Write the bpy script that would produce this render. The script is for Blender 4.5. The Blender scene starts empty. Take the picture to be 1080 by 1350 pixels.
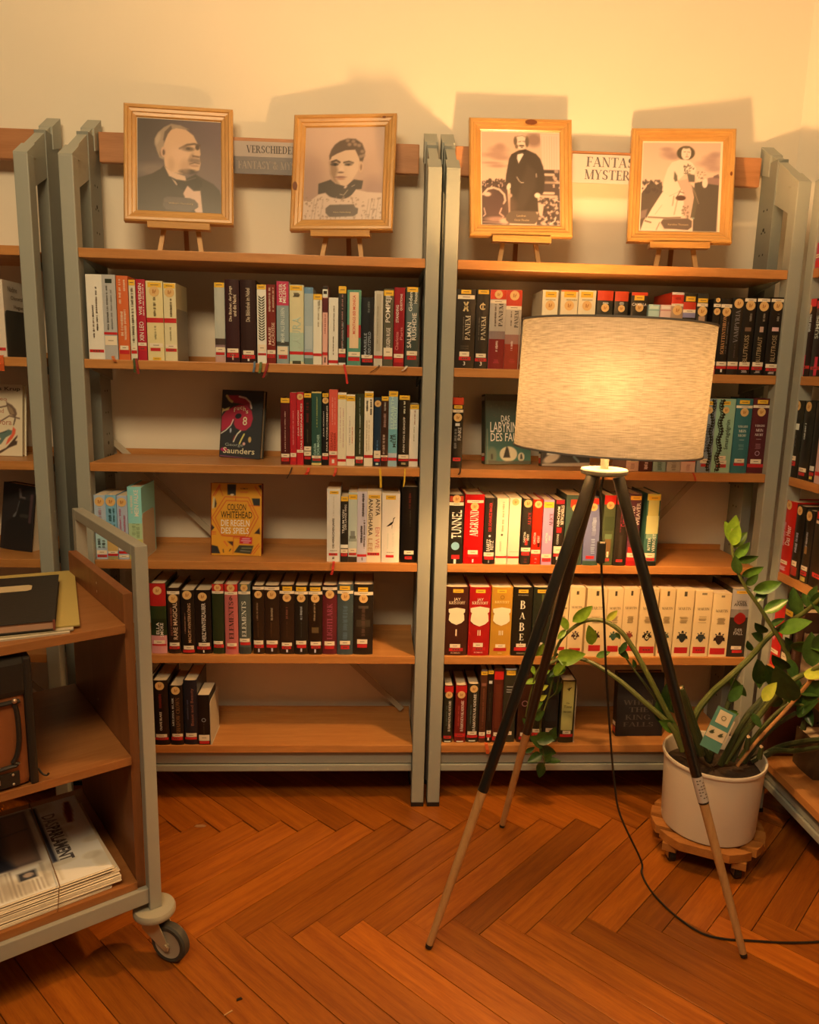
import bpy, bmesh, math, random
import numpy as np
from mathutils import Matrix, Vector

# ------------------------------------------------------------------ camera, world, lights, exposure
SC = bpy.context.scene
COL = SC.collection
FPX = 1001.757                                   # focal length in pixels of a 1080 x 1350 frame
PITCH, YAW, ROLL = (math.radians(a) for a in (10.598, 3.0159, 1.398))
CAM = Vector((-0.1856, -2.1656, 1.3437))
cy_, sy_, cp_, sp_ = math.cos(YAW), math.sin(YAW), math.cos(PITCH), math.sin(PITCH)
FW = Vector((sy_*cp_, cy_*cp_, -sp_))
R0 = Vector((cy_, -sy_, 0)); U0 = R0.cross(FW)
RT = R0*math.cos(ROLL) + U0*math.sin(ROLL)
UP = -R0*math.sin(ROLL) + U0*math.cos(ROLL)
cam = bpy.data.objects.new('camera', bpy.data.cameras.new('camera'))
COL.objects.link(cam)
cam.matrix_world = Matrix(((RT.x, UP.x, -FW.x, CAM.x), (RT.y, UP.y, -FW.y, CAM.y), (RT.z, UP.z, -FW.z, CAM.z), (0, 0, 0, 1)))
cam.data.sensor_fit = 'HORIZONTAL'; cam.data.sensor_width = 36.0
cam.data.lens = FPX/1080*36.0
cam.data.clip_start = 0.02
SC.camera = cam

W = bpy.data.worlds.new('room_ambience'); SC.world = W; W.use_nodes = True
W.node_tree.nodes['Background'].inputs[0].default_value = (1.0, 0.68, 0.36, 1)
W.node_tree.nodes['Background'].inputs[1].default_value = 0.065

def area_light(name, loc, target, sx, sy, power, color):
    l = bpy.data.lights.new(name, 'AREA'); l.shape = 'RECTANGLE'; l.size = sx; l.size_y = sy
    l.energy = power; l.color = color
    o = bpy.data.objects.new(name, l); COL.objects.link(o); o.location = loc
    o.rotation_euler = (Vector(target)-Vector(loc)).to_track_quat('-Z', 'Y').to_euler()
    return o
# the reading room's ceiling lamp, behind and above the photographer
area_light('ceiling_lamp_light', (-0.6, -2.3, 2.95), (-0.3, 0.2, 1.3), 1.2, 0.6, 56, (1.0, 0.70, 0.36))
LAMP_POWER = 35.0
LAMP_COLOR = (1.0, 0.51, 0.17)

vs = SC.view_settings
vs.view_transform = 'Standard'; vs.look = 'None'; vs.gamma = 1.0; vs.exposure = 0.0
vs.use_curve_mapping = False

# ------------------------------------------------------------------ helpers
rnd = random.Random(7)
def at(u, v, y=None, x=None, z=None):
    """the point of the room seen at pixel (u, v) in the plane y (or x, or z) = const"""
    d = FW + RT*((u-540)/FPX) + UP*((675-v)/FPX)
    t = (y-CAM.y)/d.y if y is not None else (x-CAM.x)/d.x if x is not None else (z-CAM.z)/d.z
    return CAM + d*t
def lin(h):
    c = [int(h[i:i+2], 16)/255 for i in (0, 2, 4)]
    return [a/12.92 if a <= .04045 else ((a+.055)/1.055)**2.4 for a in c]
TINT = [1, .78, .5]; GAIN = 1.0
def alb(h, t=None, g=None):
    """reflectance of a surface seen as colour h under the room's warm light"""
    t = t or TINT; g = g or GAIN
    c = lin(h); y = .25*c[0]+.65*c[1]+.1*c[2]; q = min(1, y/.16)
    return tuple(min(.86, max(.006, a*g/(1-(1-k)*q))) for a, k in zip(c, t))
MATS = {}
def mat(name, col, rough=.5, metal=0, spec=.5, coat=0, bump=0, bscale=200, vary=0, vscale=8, emit=None):
    key = (name, tuple(round(c, 3) for c in col), rough)
    if key in MATS: return MATS[key]
    m = bpy.data.materials.new(name); m.use_nodes = True
    nt = m.node_tree; b = nt.nodes['Principled BSDF']
    b.inputs['Base Color'].default_value = (*col, 1); b.inputs['Roughness'].default_value = rough
    b.inputs['Metallic'].default_value = metal; b.inputs['Specular IOR Level'].default_value = spec
    b.inputs['Coat Weight'].default_value = coat; b.inputs['Coat Roughness'].default_value = .15
    if emit:
        b.inputs['Emission Color'].default_value = (*emit[0], 1); b.inputs['Emission Strength'].default_value = emit[1]
    if vary or bump:
        tc = nt.nodes.new('ShaderNodeTexCoord')
    if vary:
        n = nt.nodes.new('ShaderNodeTexNoise'); n.inputs['Scale'].default_value = vscale; n.inputs['Detail'].default_value = 5
        nt.links.new(tc.outputs['Object'], n.inputs['Vector'])
        r = nt.nodes.new('ShaderNodeMapRange'); r.inputs[3].default_value = 1-vary; r.inputs[4].default_value = 1+vary
        nt.links.new(n.outputs['Fac'], r.inputs[0])
        mx = nt.nodes.new('ShaderNodeVectorMath'); mx.operation = 'SCALE'; mx.inputs[0].default_value = col
        nt.links.new(r.outputs[0], mx.inputs['Scale']); nt.links.new(mx.outputs[0], b.inputs['Base Color'])
    if bump:
        n = nt.nodes.new('ShaderNodeTexNoise'); n.inputs['Scale'].default_value = bscale; n.inputs['Detail'].default_value = 3
        nt.links.new(tc.outputs['Object'], n.inputs['Vector'])
        bp = nt.nodes.new('ShaderNodeBump'); bp.inputs['Strength'].default_value = bump; bp.inputs['Distance'].default_value = .001
        nt.links.new(n.outputs['Fac'], bp.inputs['Height']); nt.links.new(bp.outputs[0], b.inputs['Normal'])
    MATS[key] = m
    return m
def wood(name, c1, c2, axis='x', rough=.4, scale=3.0, stretch=14, perobj=0.0, coat=0, fig=1.0):
    key = ('w', name)
    if key in MATS: return MATS[key]
    m = bpy.data.materials.new(name); m.use_nodes = True
    nt = m.node_tree; b = nt.nodes['Principled BSDF']; N = nt.nodes.new; L = nt.links.new
    tc = N('ShaderNodeTexCoord'); oi = N('ShaderNodeObjectInfo')
    ad = N('ShaderNodeVectorMath'); ad.operation = 'MULTIPLY_ADD'; ad.inputs[1].default_value = (1, 1, 1)
    mul = N('ShaderNodeVectorMath'); mul.operation = 'SCALE'; mul.inputs[0].default_value = (37, 23, 11)
    L(oi.outputs['Random'], mul.inputs['Scale'])
    L(tc.outputs['Object'], ad.inputs[0]); L(mul.outputs[0], ad.inputs[2])
    mp = N('ShaderNodeMapping'); s = [stretch]*3; s['xyz'.index(axis)] = 1.0; mp.inputs['Scale'].default_value = s
    L(ad.outputs[0], mp.inputs['Vector'])
    n = N('ShaderNodeTexNoise'); n.inputs['Scale'].default_value = scale; n.inputs['Detail'].default_value = 7; n.inputs['Roughness'].default_value = .62
    n.inputs['Distortion'].default_value = .5*fig
    L(mp.outputs[0], n.inputs['Vector'])
    n2 = N('ShaderNodeTexNoise'); n2.inputs['Scale'].default_value = scale*9; n2.inputs['Detail'].default_value = 3
    L(mp.outputs[0], n2.inputs['Vector'])
    mm = N('ShaderNodeMath'); mm.operation = 'MULTIPLY_ADD'; mm.inputs[1].default_value = .35
    L(n2.outputs['Fac'], mm.inputs[0]); L(n.outputs['Fac'], mm.inputs[2])
    r = N('ShaderNodeValToRGB'); e = r.color_ramp.elements
    e[0].position = .45; e[0].color = (*c2, 1); e[1].position = .85; e[1].color = (*c1, 1)
    L(mm.outputs[0], r.inputs['Fac'])
    out = r.outputs['Color']
    if perobj:
        mr = N('ShaderNodeMapRange'); mr.inputs[3].default_value = 1-perobj; mr.inputs[4].default_value = 1+perobj
        L(oi.outputs['Random'], mr.inputs[0])
        sc = N('ShaderNodeVectorMath'); sc.operation = 'SCALE'; L(out, sc.inputs[0]); L(mr.outputs[0], sc.inputs['Scale'])
        out = sc.outputs[0]
    L(out, b.inputs['Base Color'])
    b.inputs['Roughness'].default_value = rough; b.inputs['Coat Weight'].default_value = coat; b.inputs['Coat Roughness'].default_value = .2
    bp = N('ShaderNodeBump'); bp.inputs['Strength'].default_value = .12; bp.inputs['Distance'].default_value = .001
    L(mm.outputs[0], bp.inputs['Height']); L(bp.outputs[0], b.inputs['Normal'])
    MATS[key] = m
    return m

class MB:
    """collects shapes, then links them as one mesh object"""
    def __init__(s): s.v = []; s.f = []; s.mi = []; s.sm = []
    def add(s, vs, fs, mi=0, smooth=False):
        k = len(s.v); s.v += [tuple(p) for p in vs]
        for f in fs: s.f.append([i+k for i in f]); s.mi.append(mi); s.sm.append(smooth)
        return s
    def box(s, x0, x1, y0, y1, z0, z1, mi=0, M=None, ch=0):
        if ch:
            bm = bmesh.new(); bmesh.ops.create_cube(bm, size=1)
            for v in bm.verts: v.co = Vector(((x0+x1)/2+v.co.x*(x1-x0), (y0+y1)/2+v.co.y*(y1-y0), (z0+z1)/2+v.co.z*(z1-z0)))
            bmesh.ops.bevel(bm, geom=bm.edges[:], offset=ch, segments=2, profile=.6, affect='EDGES')
            bm.verts.index_update()
            vs = [v.co.copy() for v in bm.verts]; fs = [[v.index for v in f.verts] for f in bm.faces]; bm.free()
        else:
            vs = [Vector(p) for p in ((x0,y0,z0),(x1,y0,z0),(x1,y1,z0),(x0,y1,z0),(x0,y0,z1),(x1,y0,z1),(x1,y1,z1),(x0,y1,z1))]
            fs = [(0,3,2,1),(4,5,6,7),(0,1,5,4),(1,2,6,5),(2,3,7,6),(3,0,4,7)]
        if M: vs = [M @ v for v in vs]
        return s.add(vs, fs, mi)
    def prism(s, poly, a0, a1, axis='x', mi=0, M=None):
        """polygon in the other two axes extruded along axis from a0 to a1"""
        def P(p, a): return Vector((a, p[0], p[1])) if axis == 'x' else Vector((p[0], a, p[1])) if axis == 'y' else Vector((p[0], p[1], a))
        n = len(poly); vs = [P(p, a0) for p in poly]+[P(p, a1) for p in poly]
        if M: vs = [M @ v for v in vs]
        fs = [list(range(n))[::-1], list(range(n, 2*n))]+[[i, (i+1) % n, n+(i+1) % n, n+i] for i in range(n)]
        return s.add(vs, fs, mi)
    def tube(s, pts, rad, n=8, mi=0, cap=True):
        pts = [Vector(p) for p in pts]; k = len(pts)
        rad = [rad]*k if not hasattr(rad, '__len__') else rad
        vs = []; fs = []; prev = None
        for i, p in enumerate(pts):
            t = (pts[min(i+1, k-1)]-pts[max(i-1, 0)]).normalized()
            if prev is None:
                a = t.orthogonal().normalized()
            else:
                a = (prev - t*prev.dot(t)).normalized()
            b = t.cross(a); prev = a
            for j in range(n):
                w = 2*math.pi*j/n; vs.append(p+(a*math.cos(w)+b*math.sin(w))*rad[i])
        for i in range(k-1):
            for j in range(n): fs.append((i*n+j, i*n+(j+1) % n, (i+1)*n+(j+1) % n, (i+1)*n+j))
        if cap: fs += [list(range(n))[::-1], list(range((k-1)*n, k*n))]
        return s.add(vs, fs, mi, True)
    def lathe(s, prof, c=(0, 0, 0), n=32, mi=0, M=None, close=False):
        vs = []; fs = []; k = len(prof)
        for r, z in prof:
            for j in range(n):
                w = 2*math.pi*j/n; vs.append(Vector((c[0]+r*math.cos(w), c[1]+r*math.sin(w), c[2]+z)))
        if M: vs = [M @ v for v in vs]
        for i in range(k if close else k-1):
            for j in range(n): fs.append((i*n+j, i*n+(j+1) % n, ((i+1) % k)*n+(j+1) % n, ((i+1) % k)*n+j))
        return s.add(vs, fs, mi, True)
    def ball(s, c, r, n=10, mi=0):
        return s.lathe([(r*math.sin(math.pi*i/n)+1e-5, -r*math.cos(math.pi*i/n)) for i in range(n+1)], c, n+2, mi)
    def build(s, name, mats, parent=None, loc=None, sharp=True):
        me = bpy.data.meshes.new(name); me.from_pydata(s.v, [], s.f); me.update()
        for m in (mats if isinstance(mats, (list, tuple)) else [mats]): me.materials.append(m)
        me.polygons.foreach_set('material_index', s.mi); me.polygons.foreach_set('use_smooth', s.sm)
        if sharp and any(s.sm): 
            try: me.set_sharp_from_angle(angle=math.radians(40))
            except Exception: pass
        o = bpy.data.objects.new(name, me); COL.objects.link(o)
        if parent: o.parent = parent
        if loc: o.location = loc
        return o
def tag(o, label=None, cat=None, group=None, kind=None):
    for k, v in (('label', label), ('category', cat), ('group', group), ('kind', kind)):
        if v: o[k] = v
    return o
def thing(name, loc, label, cat, rz=0, group=None, M=None):
    o = bpy.data.objects.new(name, None); COL.objects.link(o); o.empty_display_size = .05
    if M is not None: o.matrix_world = M
    else: o.location = loc; o.rotation_euler = (0, 0, rz)
    return tag(o, label, cat, group)
TXT = {}
def serif_glyphs(s):
    """capitals with thick stems, thin hairlines and slab-thin serifs, as flat quads"""
    TK, TN = .17, .055; vs = []; fs = []; x0 = 0
    def q(*p): k = len(vs); vs.extend(p); fs.append([k, k+1, k+2, k+3])
    for ch in s:
        X = lambda x: x0+x
        def V(x, a=0, b=1, t=TK): q((X(x-t/2), a), (X(x+t/2), a), (X(x+t/2), b), (X(x-t/2), b))
        def H(a, b, y, t=TN): y = min(max(y, t/2), 1-t/2); q((X(a), y-t/2), (X(b), y-t/2), (X(b), y+t/2), (X(a), y+t/2))
        def D(a, b, c, d, t): q((X(a-t/2), b), (X(a+t/2), b), (X(c+t/2), d), (X(c-t/2), d))
        def S(x, y, w=.17): H(x-w, x+w, y)
        def A(cx, cy, rx, ry, a0, a1, n=16):
            for i in range(n):
                p = []
                for a in (a0+(a1-a0)*i/n, a0+(a1-a0)*(i+1)/n):
                    r = math.radians(a); c, d = math.cos(r), math.sin(r); t = TN+(TK-TN)*abs(c)
                    p.append(((X(cx+rx*c), cy+ry*d), (X(cx+max(rx-t, .01)*c), cy+max(ry-t*.6-TN*.3, .01)*d)))
                q(p[0][0], p[1][0], p[1][1], p[0][1])
        def st(x): V(x); S(x, 0); S(x, 1)
        w = .35
        if ch in 'AÄ':
            D(.06, 0, .36, 1, TN); D(.36, 1, .66, 0, TK); H(.17, .52, .33); S(.07, 0, .12); S(.66, 0, .15); w = .78
            if ch == 'Ä': V(.26, 1.08, 1.2, .1); V(.46, 1.08, 1.2, .1)
        elif ch == 'B': V(.16); A(.3, .755, .25, .245, -90, 90); A(.3, .265, .32, .265, -90, 90); [H(.03, .32, y) for y in (0, .52, 1)]; w = .68
        elif ch in 'CG':
            A(.42, .5, .38, .5, 45, 315); V(.68, .7, .95, TN); w = .76
            if ch == 'G': V(.66, .06, .42, TK); S(.66, .42, .14); w = .82
        elif ch == 'D': V(.16); A(.32, .5, .42, .5, -90, 90); H(.03, .34, 0); H(.03, .34, 1); w = .8
        elif ch in 'EFL':
            V(.16); S(.16, 0); S(.16, 1); w = .62
            if ch != 'L': H(.1, .56, 1); V(.55, .78, 1, TN); H(.16, .45, .5); V(.44, .4, .6, TN)
            if ch != 'F': H(.1, .6, 0); V(.58, 0, .24, TN)
        elif ch == 'H': st(.16); st(.64); H(.16, .64, .5); w = .8
        elif ch == 'I': st(.17); w = .34
        elif ch == 'K': st(.16); D(.22, .38, .58, 1, TN); D(.34, .56, .66, 0, TK); S(.58, 1, .12); S(.67, 0, .14); w = .8
        elif ch == 'M': V(.12, t=TN); V(.82); D(.14, 1, .46, 0, TK); D(.46, 0, .8, 1, TN); S(.12, 0, .12); S(.82, 0); S(.1, 1, .1); S(.84, 1, .13); w = .98
        elif ch == 'N': V(.12, t=TN); V(.68, t=TN); D(.14, 1, .66, 0, TK); S(.12, 0, .12); S(.1, 1, .1); S(.68, 1, .12); w = .82
        elif ch == 'O': A(.42, .5, .39, .5, 0, 360, 28); w = .84
        elif ch in 'PR':
            V(.16); S(.16, 0); H(.03, .32, 1); H(.16, .32, .47); A(.32, .735, .28, .265, -90, 90); w = .64
            if ch == 'R': D(.36, .47, .66, 0, TK); S(.68, 0, .12); w = .78
        elif ch == 'S': A(.31, .74, .25, .26, 30, 250); A(.31, .265, .27, .265, -150, 80); D(.12, .62, .5, .38, TK); V(.52, .72, .95, TN); V(.07, .05, .28, TN); w = .62
        elif ch == 'T': V(.36); S(.36, 0); H(.02, .70, 1); V(.04, .76, 1, TN); V(.68, .76, 1, TN); w = .72
        elif ch == 'U': V(.16, .3, 1); V(.64, .3, 1, TN); A(.40, .32, .255, .32, 180, 360); S(.16, 1); S(.64, 1, .12); w = .8
        elif ch == 'V': D(.1, 1, .38, 0, TK); D(.38, 0, .66, 1, TN); S(.1, 1, .14); S(.66, 1, .11); w = .76
        elif ch == 'W': D(.09, 1, .3, 0, TK); D(.3, 0, .52, 1, TN); D(.52, 1, .74, 0, TK); D(.74, 0, .96, 1, TN); S(.09, 1, .13); S(.52, 1, .13); S(.96, 1, .1); w = 1.06
        elif ch == 'Y': D(.1, 1, .36, .44, TK); D(.36, .44, .62, 1, TN); V(.36, 0, .46); S(.36, 0); S(.1, 1, .13); S(.63, 1, .11); w = .72
        elif ch == '&': A(.36, .77, .18, .23, 0, 360); A(.32, .27, .29, .27, 60, 340); D(.27, .66, .7, 0, TK); D(.55, .1, .7, .5, TN); S(.68, .5, .12); w = .86
        elif ch == '.': V(.12, 0, .12, .12); w = .24
        x0 += w+.04
    return np.array(vs, float), fs
def text_mesh(s, bold=.008):
    """lettering as flat faces, scaled to a unit box; returns points, faces, aspect"""
    if (s, bold) in TXT: return TXT[s, bold]
    if s[0] == '$':
        a, fs = serif_glyphs(s[1:]); lo, hi = a.min(0), a.max(0)
        TXT[s, bold] = ((a-lo)/(hi-lo), fs, (hi[0]-lo[0])/(hi[1]-lo[1])); return TXT[s, bold]
    cu = bpy.data.curves.new('lettering', 'FONT'); cu.body = s; cu.resolution_u = 2; cu.offset = bold
    ob = bpy.data.objects.new('lettering', cu); me = bpy.data.meshes.new_from_object(ob)
    n = len(me.vertices); a = np.zeros(n*3); me.vertices.foreach_get('co', a); a = a.reshape(-1, 3)[:, :2]
    fs = [list(p.vertices) for p in me.polygons]
    bpy.data.objects.remove(ob); bpy.data.curves.remove(cu); bpy.data.meshes.remove(me)
    lo, hi = a.min(0), a.max(0); asp = (hi[0]-lo[0])/max(hi[1]-lo[1], 1e-6)
    TXT[s, bold] = ((a-lo)/(hi-lo), fs, asp)
    return TXT[s, bold]
def letter(mb, s, o, ax, up, length, height, mi=0, bold=.008):
    """lettering with its lower left corner at o, running along ax, letter tops along up"""
    p, fs, asp = text_mesh(s, bold); o = Vector(o); ax = Vector(ax); up = Vector(up)
    mb.add([o+ax*(q[0]*length)+up*(q[1]*height) for q in p], fs, mi)

class Paint:
    """a printed picture: soft-edged colour shapes sampled on a fine grid of the sheet"""
    def __init__(s, nx, ny, ext, bg):
        s.nx, s.ny = nx, ny; x0, y0, x1, y1 = ext; s.w = x1-x0
        s.X, s.Y = np.meshgrid(np.linspace(x0, x1, nx), np.linspace(y0, y1, ny))
        s.C = np.zeros((ny, nx, 3)); s.C[:] = s.rgb(bg)
    def rgb(s, h): return np.array([int(h[i:i+2], 16)/255 for i in (0, 2, 4)])
    def mix(s, a, h): s.C += (s.rgb(h)-s.C)*np.clip(a, 0, 1)[..., None]
    def grad(s, h0, h1, axis='v'):
        q = s.Y if axis == 'v' else s.X; t = ((q-q.min())/(q.max()-q.min()))[..., None]
        s.C = s.rgb(h0)*(1-t)+s.rgb(h1)*t; return s
    def ell(s, cx, cy, rx, ry, h, soft=.25, al=1, rot=0):
        c, n = math.cos(math.radians(rot)), math.sin(math.radians(rot)); dx, dy = s.X-cx, s.Y-cy
        d = np.sqrt(((dx*c+dy*n)/rx)**2+((-dx*n+dy*c)/ry)**2); s.mix(al*np.clip((1+soft/2-d)/soft, 0, 1), h); return s
    def poly(s, pts, h, soft=0, al=1):
        ins = np.zeros(s.X.shape, bool); dist = np.full(s.X.shape, 1e9); n = len(pts)
        for i in range(n):
            (x0, y0), (x1, y1) = pts[i], pts[(i+1) % n]
            c = ((y0 > s.Y) != (y1 > s.Y))
            with np.errstate(divide='ignore', invalid='ignore'):
                xi = (x1-x0)*(s.Y-y0)/((y1-y0) if y1 != y0 else 1e-9)+x0
            ins ^= c & (s.X < xi)
            L = max((x1-x0)**2+(y1-y0)**2, 1e-9); t = np.clip(((s.X-x0)*(x1-x0)+(s.Y-y0)*(y1-y0))/L, 0, 1)
            dist = np.minimum(dist, np.hypot(s.X-x0-t*(x1-x0), s.Y-y0-t*(y1-y0)))
        sd = np.where(ins, dist, -dist); sf = max(soft, s.w/s.nx*1.2)
        s.mix(al*np.clip(sd/sf+.5, 0, 1), h); return s
    def line(s, pts, wd, h, al=1):
        dist = np.full(s.X.shape, 1e9)
        for (x0, y0), (x1, y1) in zip(pts[:-1], pts[1:]):
            L = max((x1-x0)**2+(y1-y0)**2, 1e-9); t = np.clip(((s.X-x0)*(x1-x0)+(s.Y-y0)*(y1-y0))/L, 0, 1)
            dist = np.minimum(dist, np.hypot(s.X-x0-t*(x1-x0), s.Y-y0-t*(y1-y0)))
        px = s.w/s.nx; s.mix(al*np.clip((wd/2-dist)/px+.5, 0, 1), h); return s
    def speck(s, n, box, r, h, seed=1, al=.8):
        q = random.Random(seed)
        for _ in range(n): s.ell(q.uniform(box[0], box[2]), q.uniform(box[1], box[3]), r*q.uniform(.5, 1.5), r*q.uniform(.5, 1.5), h, .5, al)
        return s
    def sheet(s, name, w, h, parent, o=(0, 0, 0), ax=(1, 0, 0), up=(0, 0, 1), tint=None, gain=None, rough=.45):
        t = tint or TINT; g = gain or GAIN; nx, ny = s.nx, s.ny
        c = np.where(s.C <= .04045, s.C/12.92, ((s.C+.055)/1.055)**2.4)*g/np.array(t)
        c = np.clip(c, .012, .85)
        uu, vv = np.meshgrid(np.linspace(0, 1, nx), np.linspace(1, 0, ny))
        P = np.array(o)+uu[..., None]*np.array(ax)*w+vv[..., None]*np.array(up)*h
        idx = np.arange(nx*ny).reshape(ny, nx)
        F = np.stack([idx[1:, :-1], idx[1:, 1:], idx[:-1, 1:], idx[:-1, :-1]], -1).reshape(-1, 4)
        me = bpy.data.meshes.new(name)
        me.vertices.add(nx*ny); me.vertices.foreach_set('co', P.reshape(-1).astype(np.float32))
        me.loops.add(F.size); me.loops.foreach_set('vertex_index', F.reshape(-1).astype(np.int32))
        me.polygons.add(len(F)); me.polygons.foreach_set('loop_start', np.arange(0, F.size, 4).astype(np.int32))
        try: me.polygons.foreach_set('loop_total', np.full(len(F), 4, np.int32))
        except Exception: pass
        me.update(calc_edges=True); me.validate()
        ca = me.color_attributes.new('print', 'FLOAT_COLOR', 'POINT')
        ca.data.foreach_set('color', np.concatenate([c, np.ones((ny, nx, 1))], -1).reshape(-1).astype(np.float32))
        me.materials.append(print_mat(rough))
        ob = bpy.data.objects.new(name, me); COL.objects.link(ob)
        if parent: ob.parent = parent
        return ob
def print_mat(rough):
    k = ('print', rough)
    if k not in MATS:
        m = bpy.data.materials.new('printed_paper'); m.use_nodes = True; nt = m.node_tree
        a = nt.nodes.new('ShaderNodeAttribute'); a.attribute_name = 'print'
        b = nt.nodes['Principled BSDF']; nt.links.new(a.outputs['Color'], b.inputs['Base Color']); b.inputs['Roughness'].default_value = rough
        MATS[k] = m
    return MATS[k]

# ------------------------------------------------------------------ materials
M_WALL = mat('plaster', (.85, .80, .70), .9, bump=.25, bscale=60, vary=.03, vscale=3)
M_STEEL = mat('grey_enamel', (.325, .355, .335), .45, vary=.05, vscale=6)
M_STEELD = mat('dark_grey_enamel', (.21, .235, .225), .5)
M_BRACE = mat('brace_enamel', (.46, .42, .34), .5)
M_BLACK = mat('black_plastic', (.012, .011, .010), .45)
M_HOLE = mat('peg_hole_dark', (.02, .02, .02), .8)
M_BEECH = wood('beech', (.53, .255, .082), (.41, .172, .046), 'x', .38, 4, 12, fig=.6)
M_BEECHY = wood('beech_cross', (.50, .23, .065), (.39, .155, .036), 'y', .4, 4, 12, fig=.6)
M_BOARD = wood('header_beech', (.48, .225, .10), (.38, .165, .065), 'x', .5, 4, 12)
M_PINE = wood('varnished_pine', (.60, .345, .11), (.46, .23, .062), 'x', .3, 5, 9, coat=.3)
M_PINEZ = wood('varnished_pine_upright', (.60, .345, .11), (.46, .23, .062), 'z', .3, 5, 9, coat=.3)
M_RAW = wood('raw_pine', (.62, .38, .16), (.50, .28, .10), 'z', .5, 5, 9)
M_PARQ = wood('oiled_oak_parquet', (.42, .130, .0110), (.235, .056, .0052), 'x', .38, 4.2, 15, perobj=.32, coat=.1)
M_JOINT = mat('parquet_joint', (.03, .012, .006), .8)
M_PAPER = mat('page_paper', (.76, .66, .50), .8, bump=.3, bscale=500)
M_WHITE = mat('white_label_paper', (.82, .76, .64), .6)
M_RED = mat('red_label_tape', (.55, .025, .03), .35)
M_YEL = mat('yellow_label_tape', (.82, .52, .04), .4)
M_GOLD = mat('gold_sticker', (.72, .50, .22), .4)
M_GOLD2 = mat('gold_sticker_print', (.45, .20, .05), .4)
M_INK = mat('label_ink', (.10, .07, .05), .6)

# ------------------------------------------------------------------ room
def wallbox(name, *a):
    return tag(MB().box(*a).build(name, M_WALL), kind='structure')
fl = tag(MB().box(-3.2, 1.75, -4.2, .45, -.06, -.012).build('floor', M_JOINT), kind='structure')
PW, PL = .0783, .6006
pm = MB().box(0, PL, 0, PW, -.012, 0, ch=.0011)
# a plank with its lower left corner at the origin, lying along x
base = pm.build('plank', M_PARQ, fl)
me_plank = base.data; first = True
S = .113; PITCHY = .427
def plank(x, y, a):
    global first
    o = base if first else bpy.data.objects.new('plank', me_plank)
    if not first: COL.objects.link(o); o.parent = fl
    first = False
    o.location = (x, y, rnd.uniform(-.0006, 0)); o.rotation_euler = (0, 0, a)
Q = math.pi/4
for j in range(-2, 2):
    for k in range(-14, 22):
        xk = -.528+S*k; yk = -.497+.854*j
        # rising plank: its upper left edge runs from (xk, yk) to (xk+.427, yk+.427)
        cx, cy = xk+.2135+.02, yk+.2135-.02
        if -1.75 < cx < 1.5 and -1.75 < cy < .32 and yk+.427 < .44: plank(xk+PW*math.sin(Q), yk-PW*math.cos(Q), Q)
        # falling plank: its upper right edge runs from (xk, yk) to (xk+.427, yk-.427)
        cx, cy = xk+.2135-.02, yk-.2135-.02
        if -1.75 < cx < 1.5 and -1.75 < cy < .32 and yk < .44: plank(xk-PW*math.sin(Q), yk-PW*math.cos(Q), -Q)
WY = .262
wallbox('wall_back', -3.2, 1.105, WY, WY+.12, .001, 3.1)
ch = MB().prism([(1.105, WY), (1.36, WY-.255), (1.445, WY-.17), (1.105, WY+.17)], .001, 3.1, 'z').build('wall_corner', M_WALL); tag(ch, kind='structure')
wallbox('wall_right', 1.36, 1.48, -4.2, WY-.256, .001, 3.1)
wallbox('ceiling', -3.2, 1.75, -4.2, .45, 3.1, 3.2)
sk = wood('baseboard_wood', (.20, .08, .03), (.12, .045, .015), 'x', .5)
tag(MB().box(-3.2, 1.095, WY-.016, WY-.0005, .0005, .11, ch=.003).build('baseboard_back', sk), kind='structure')

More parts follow.
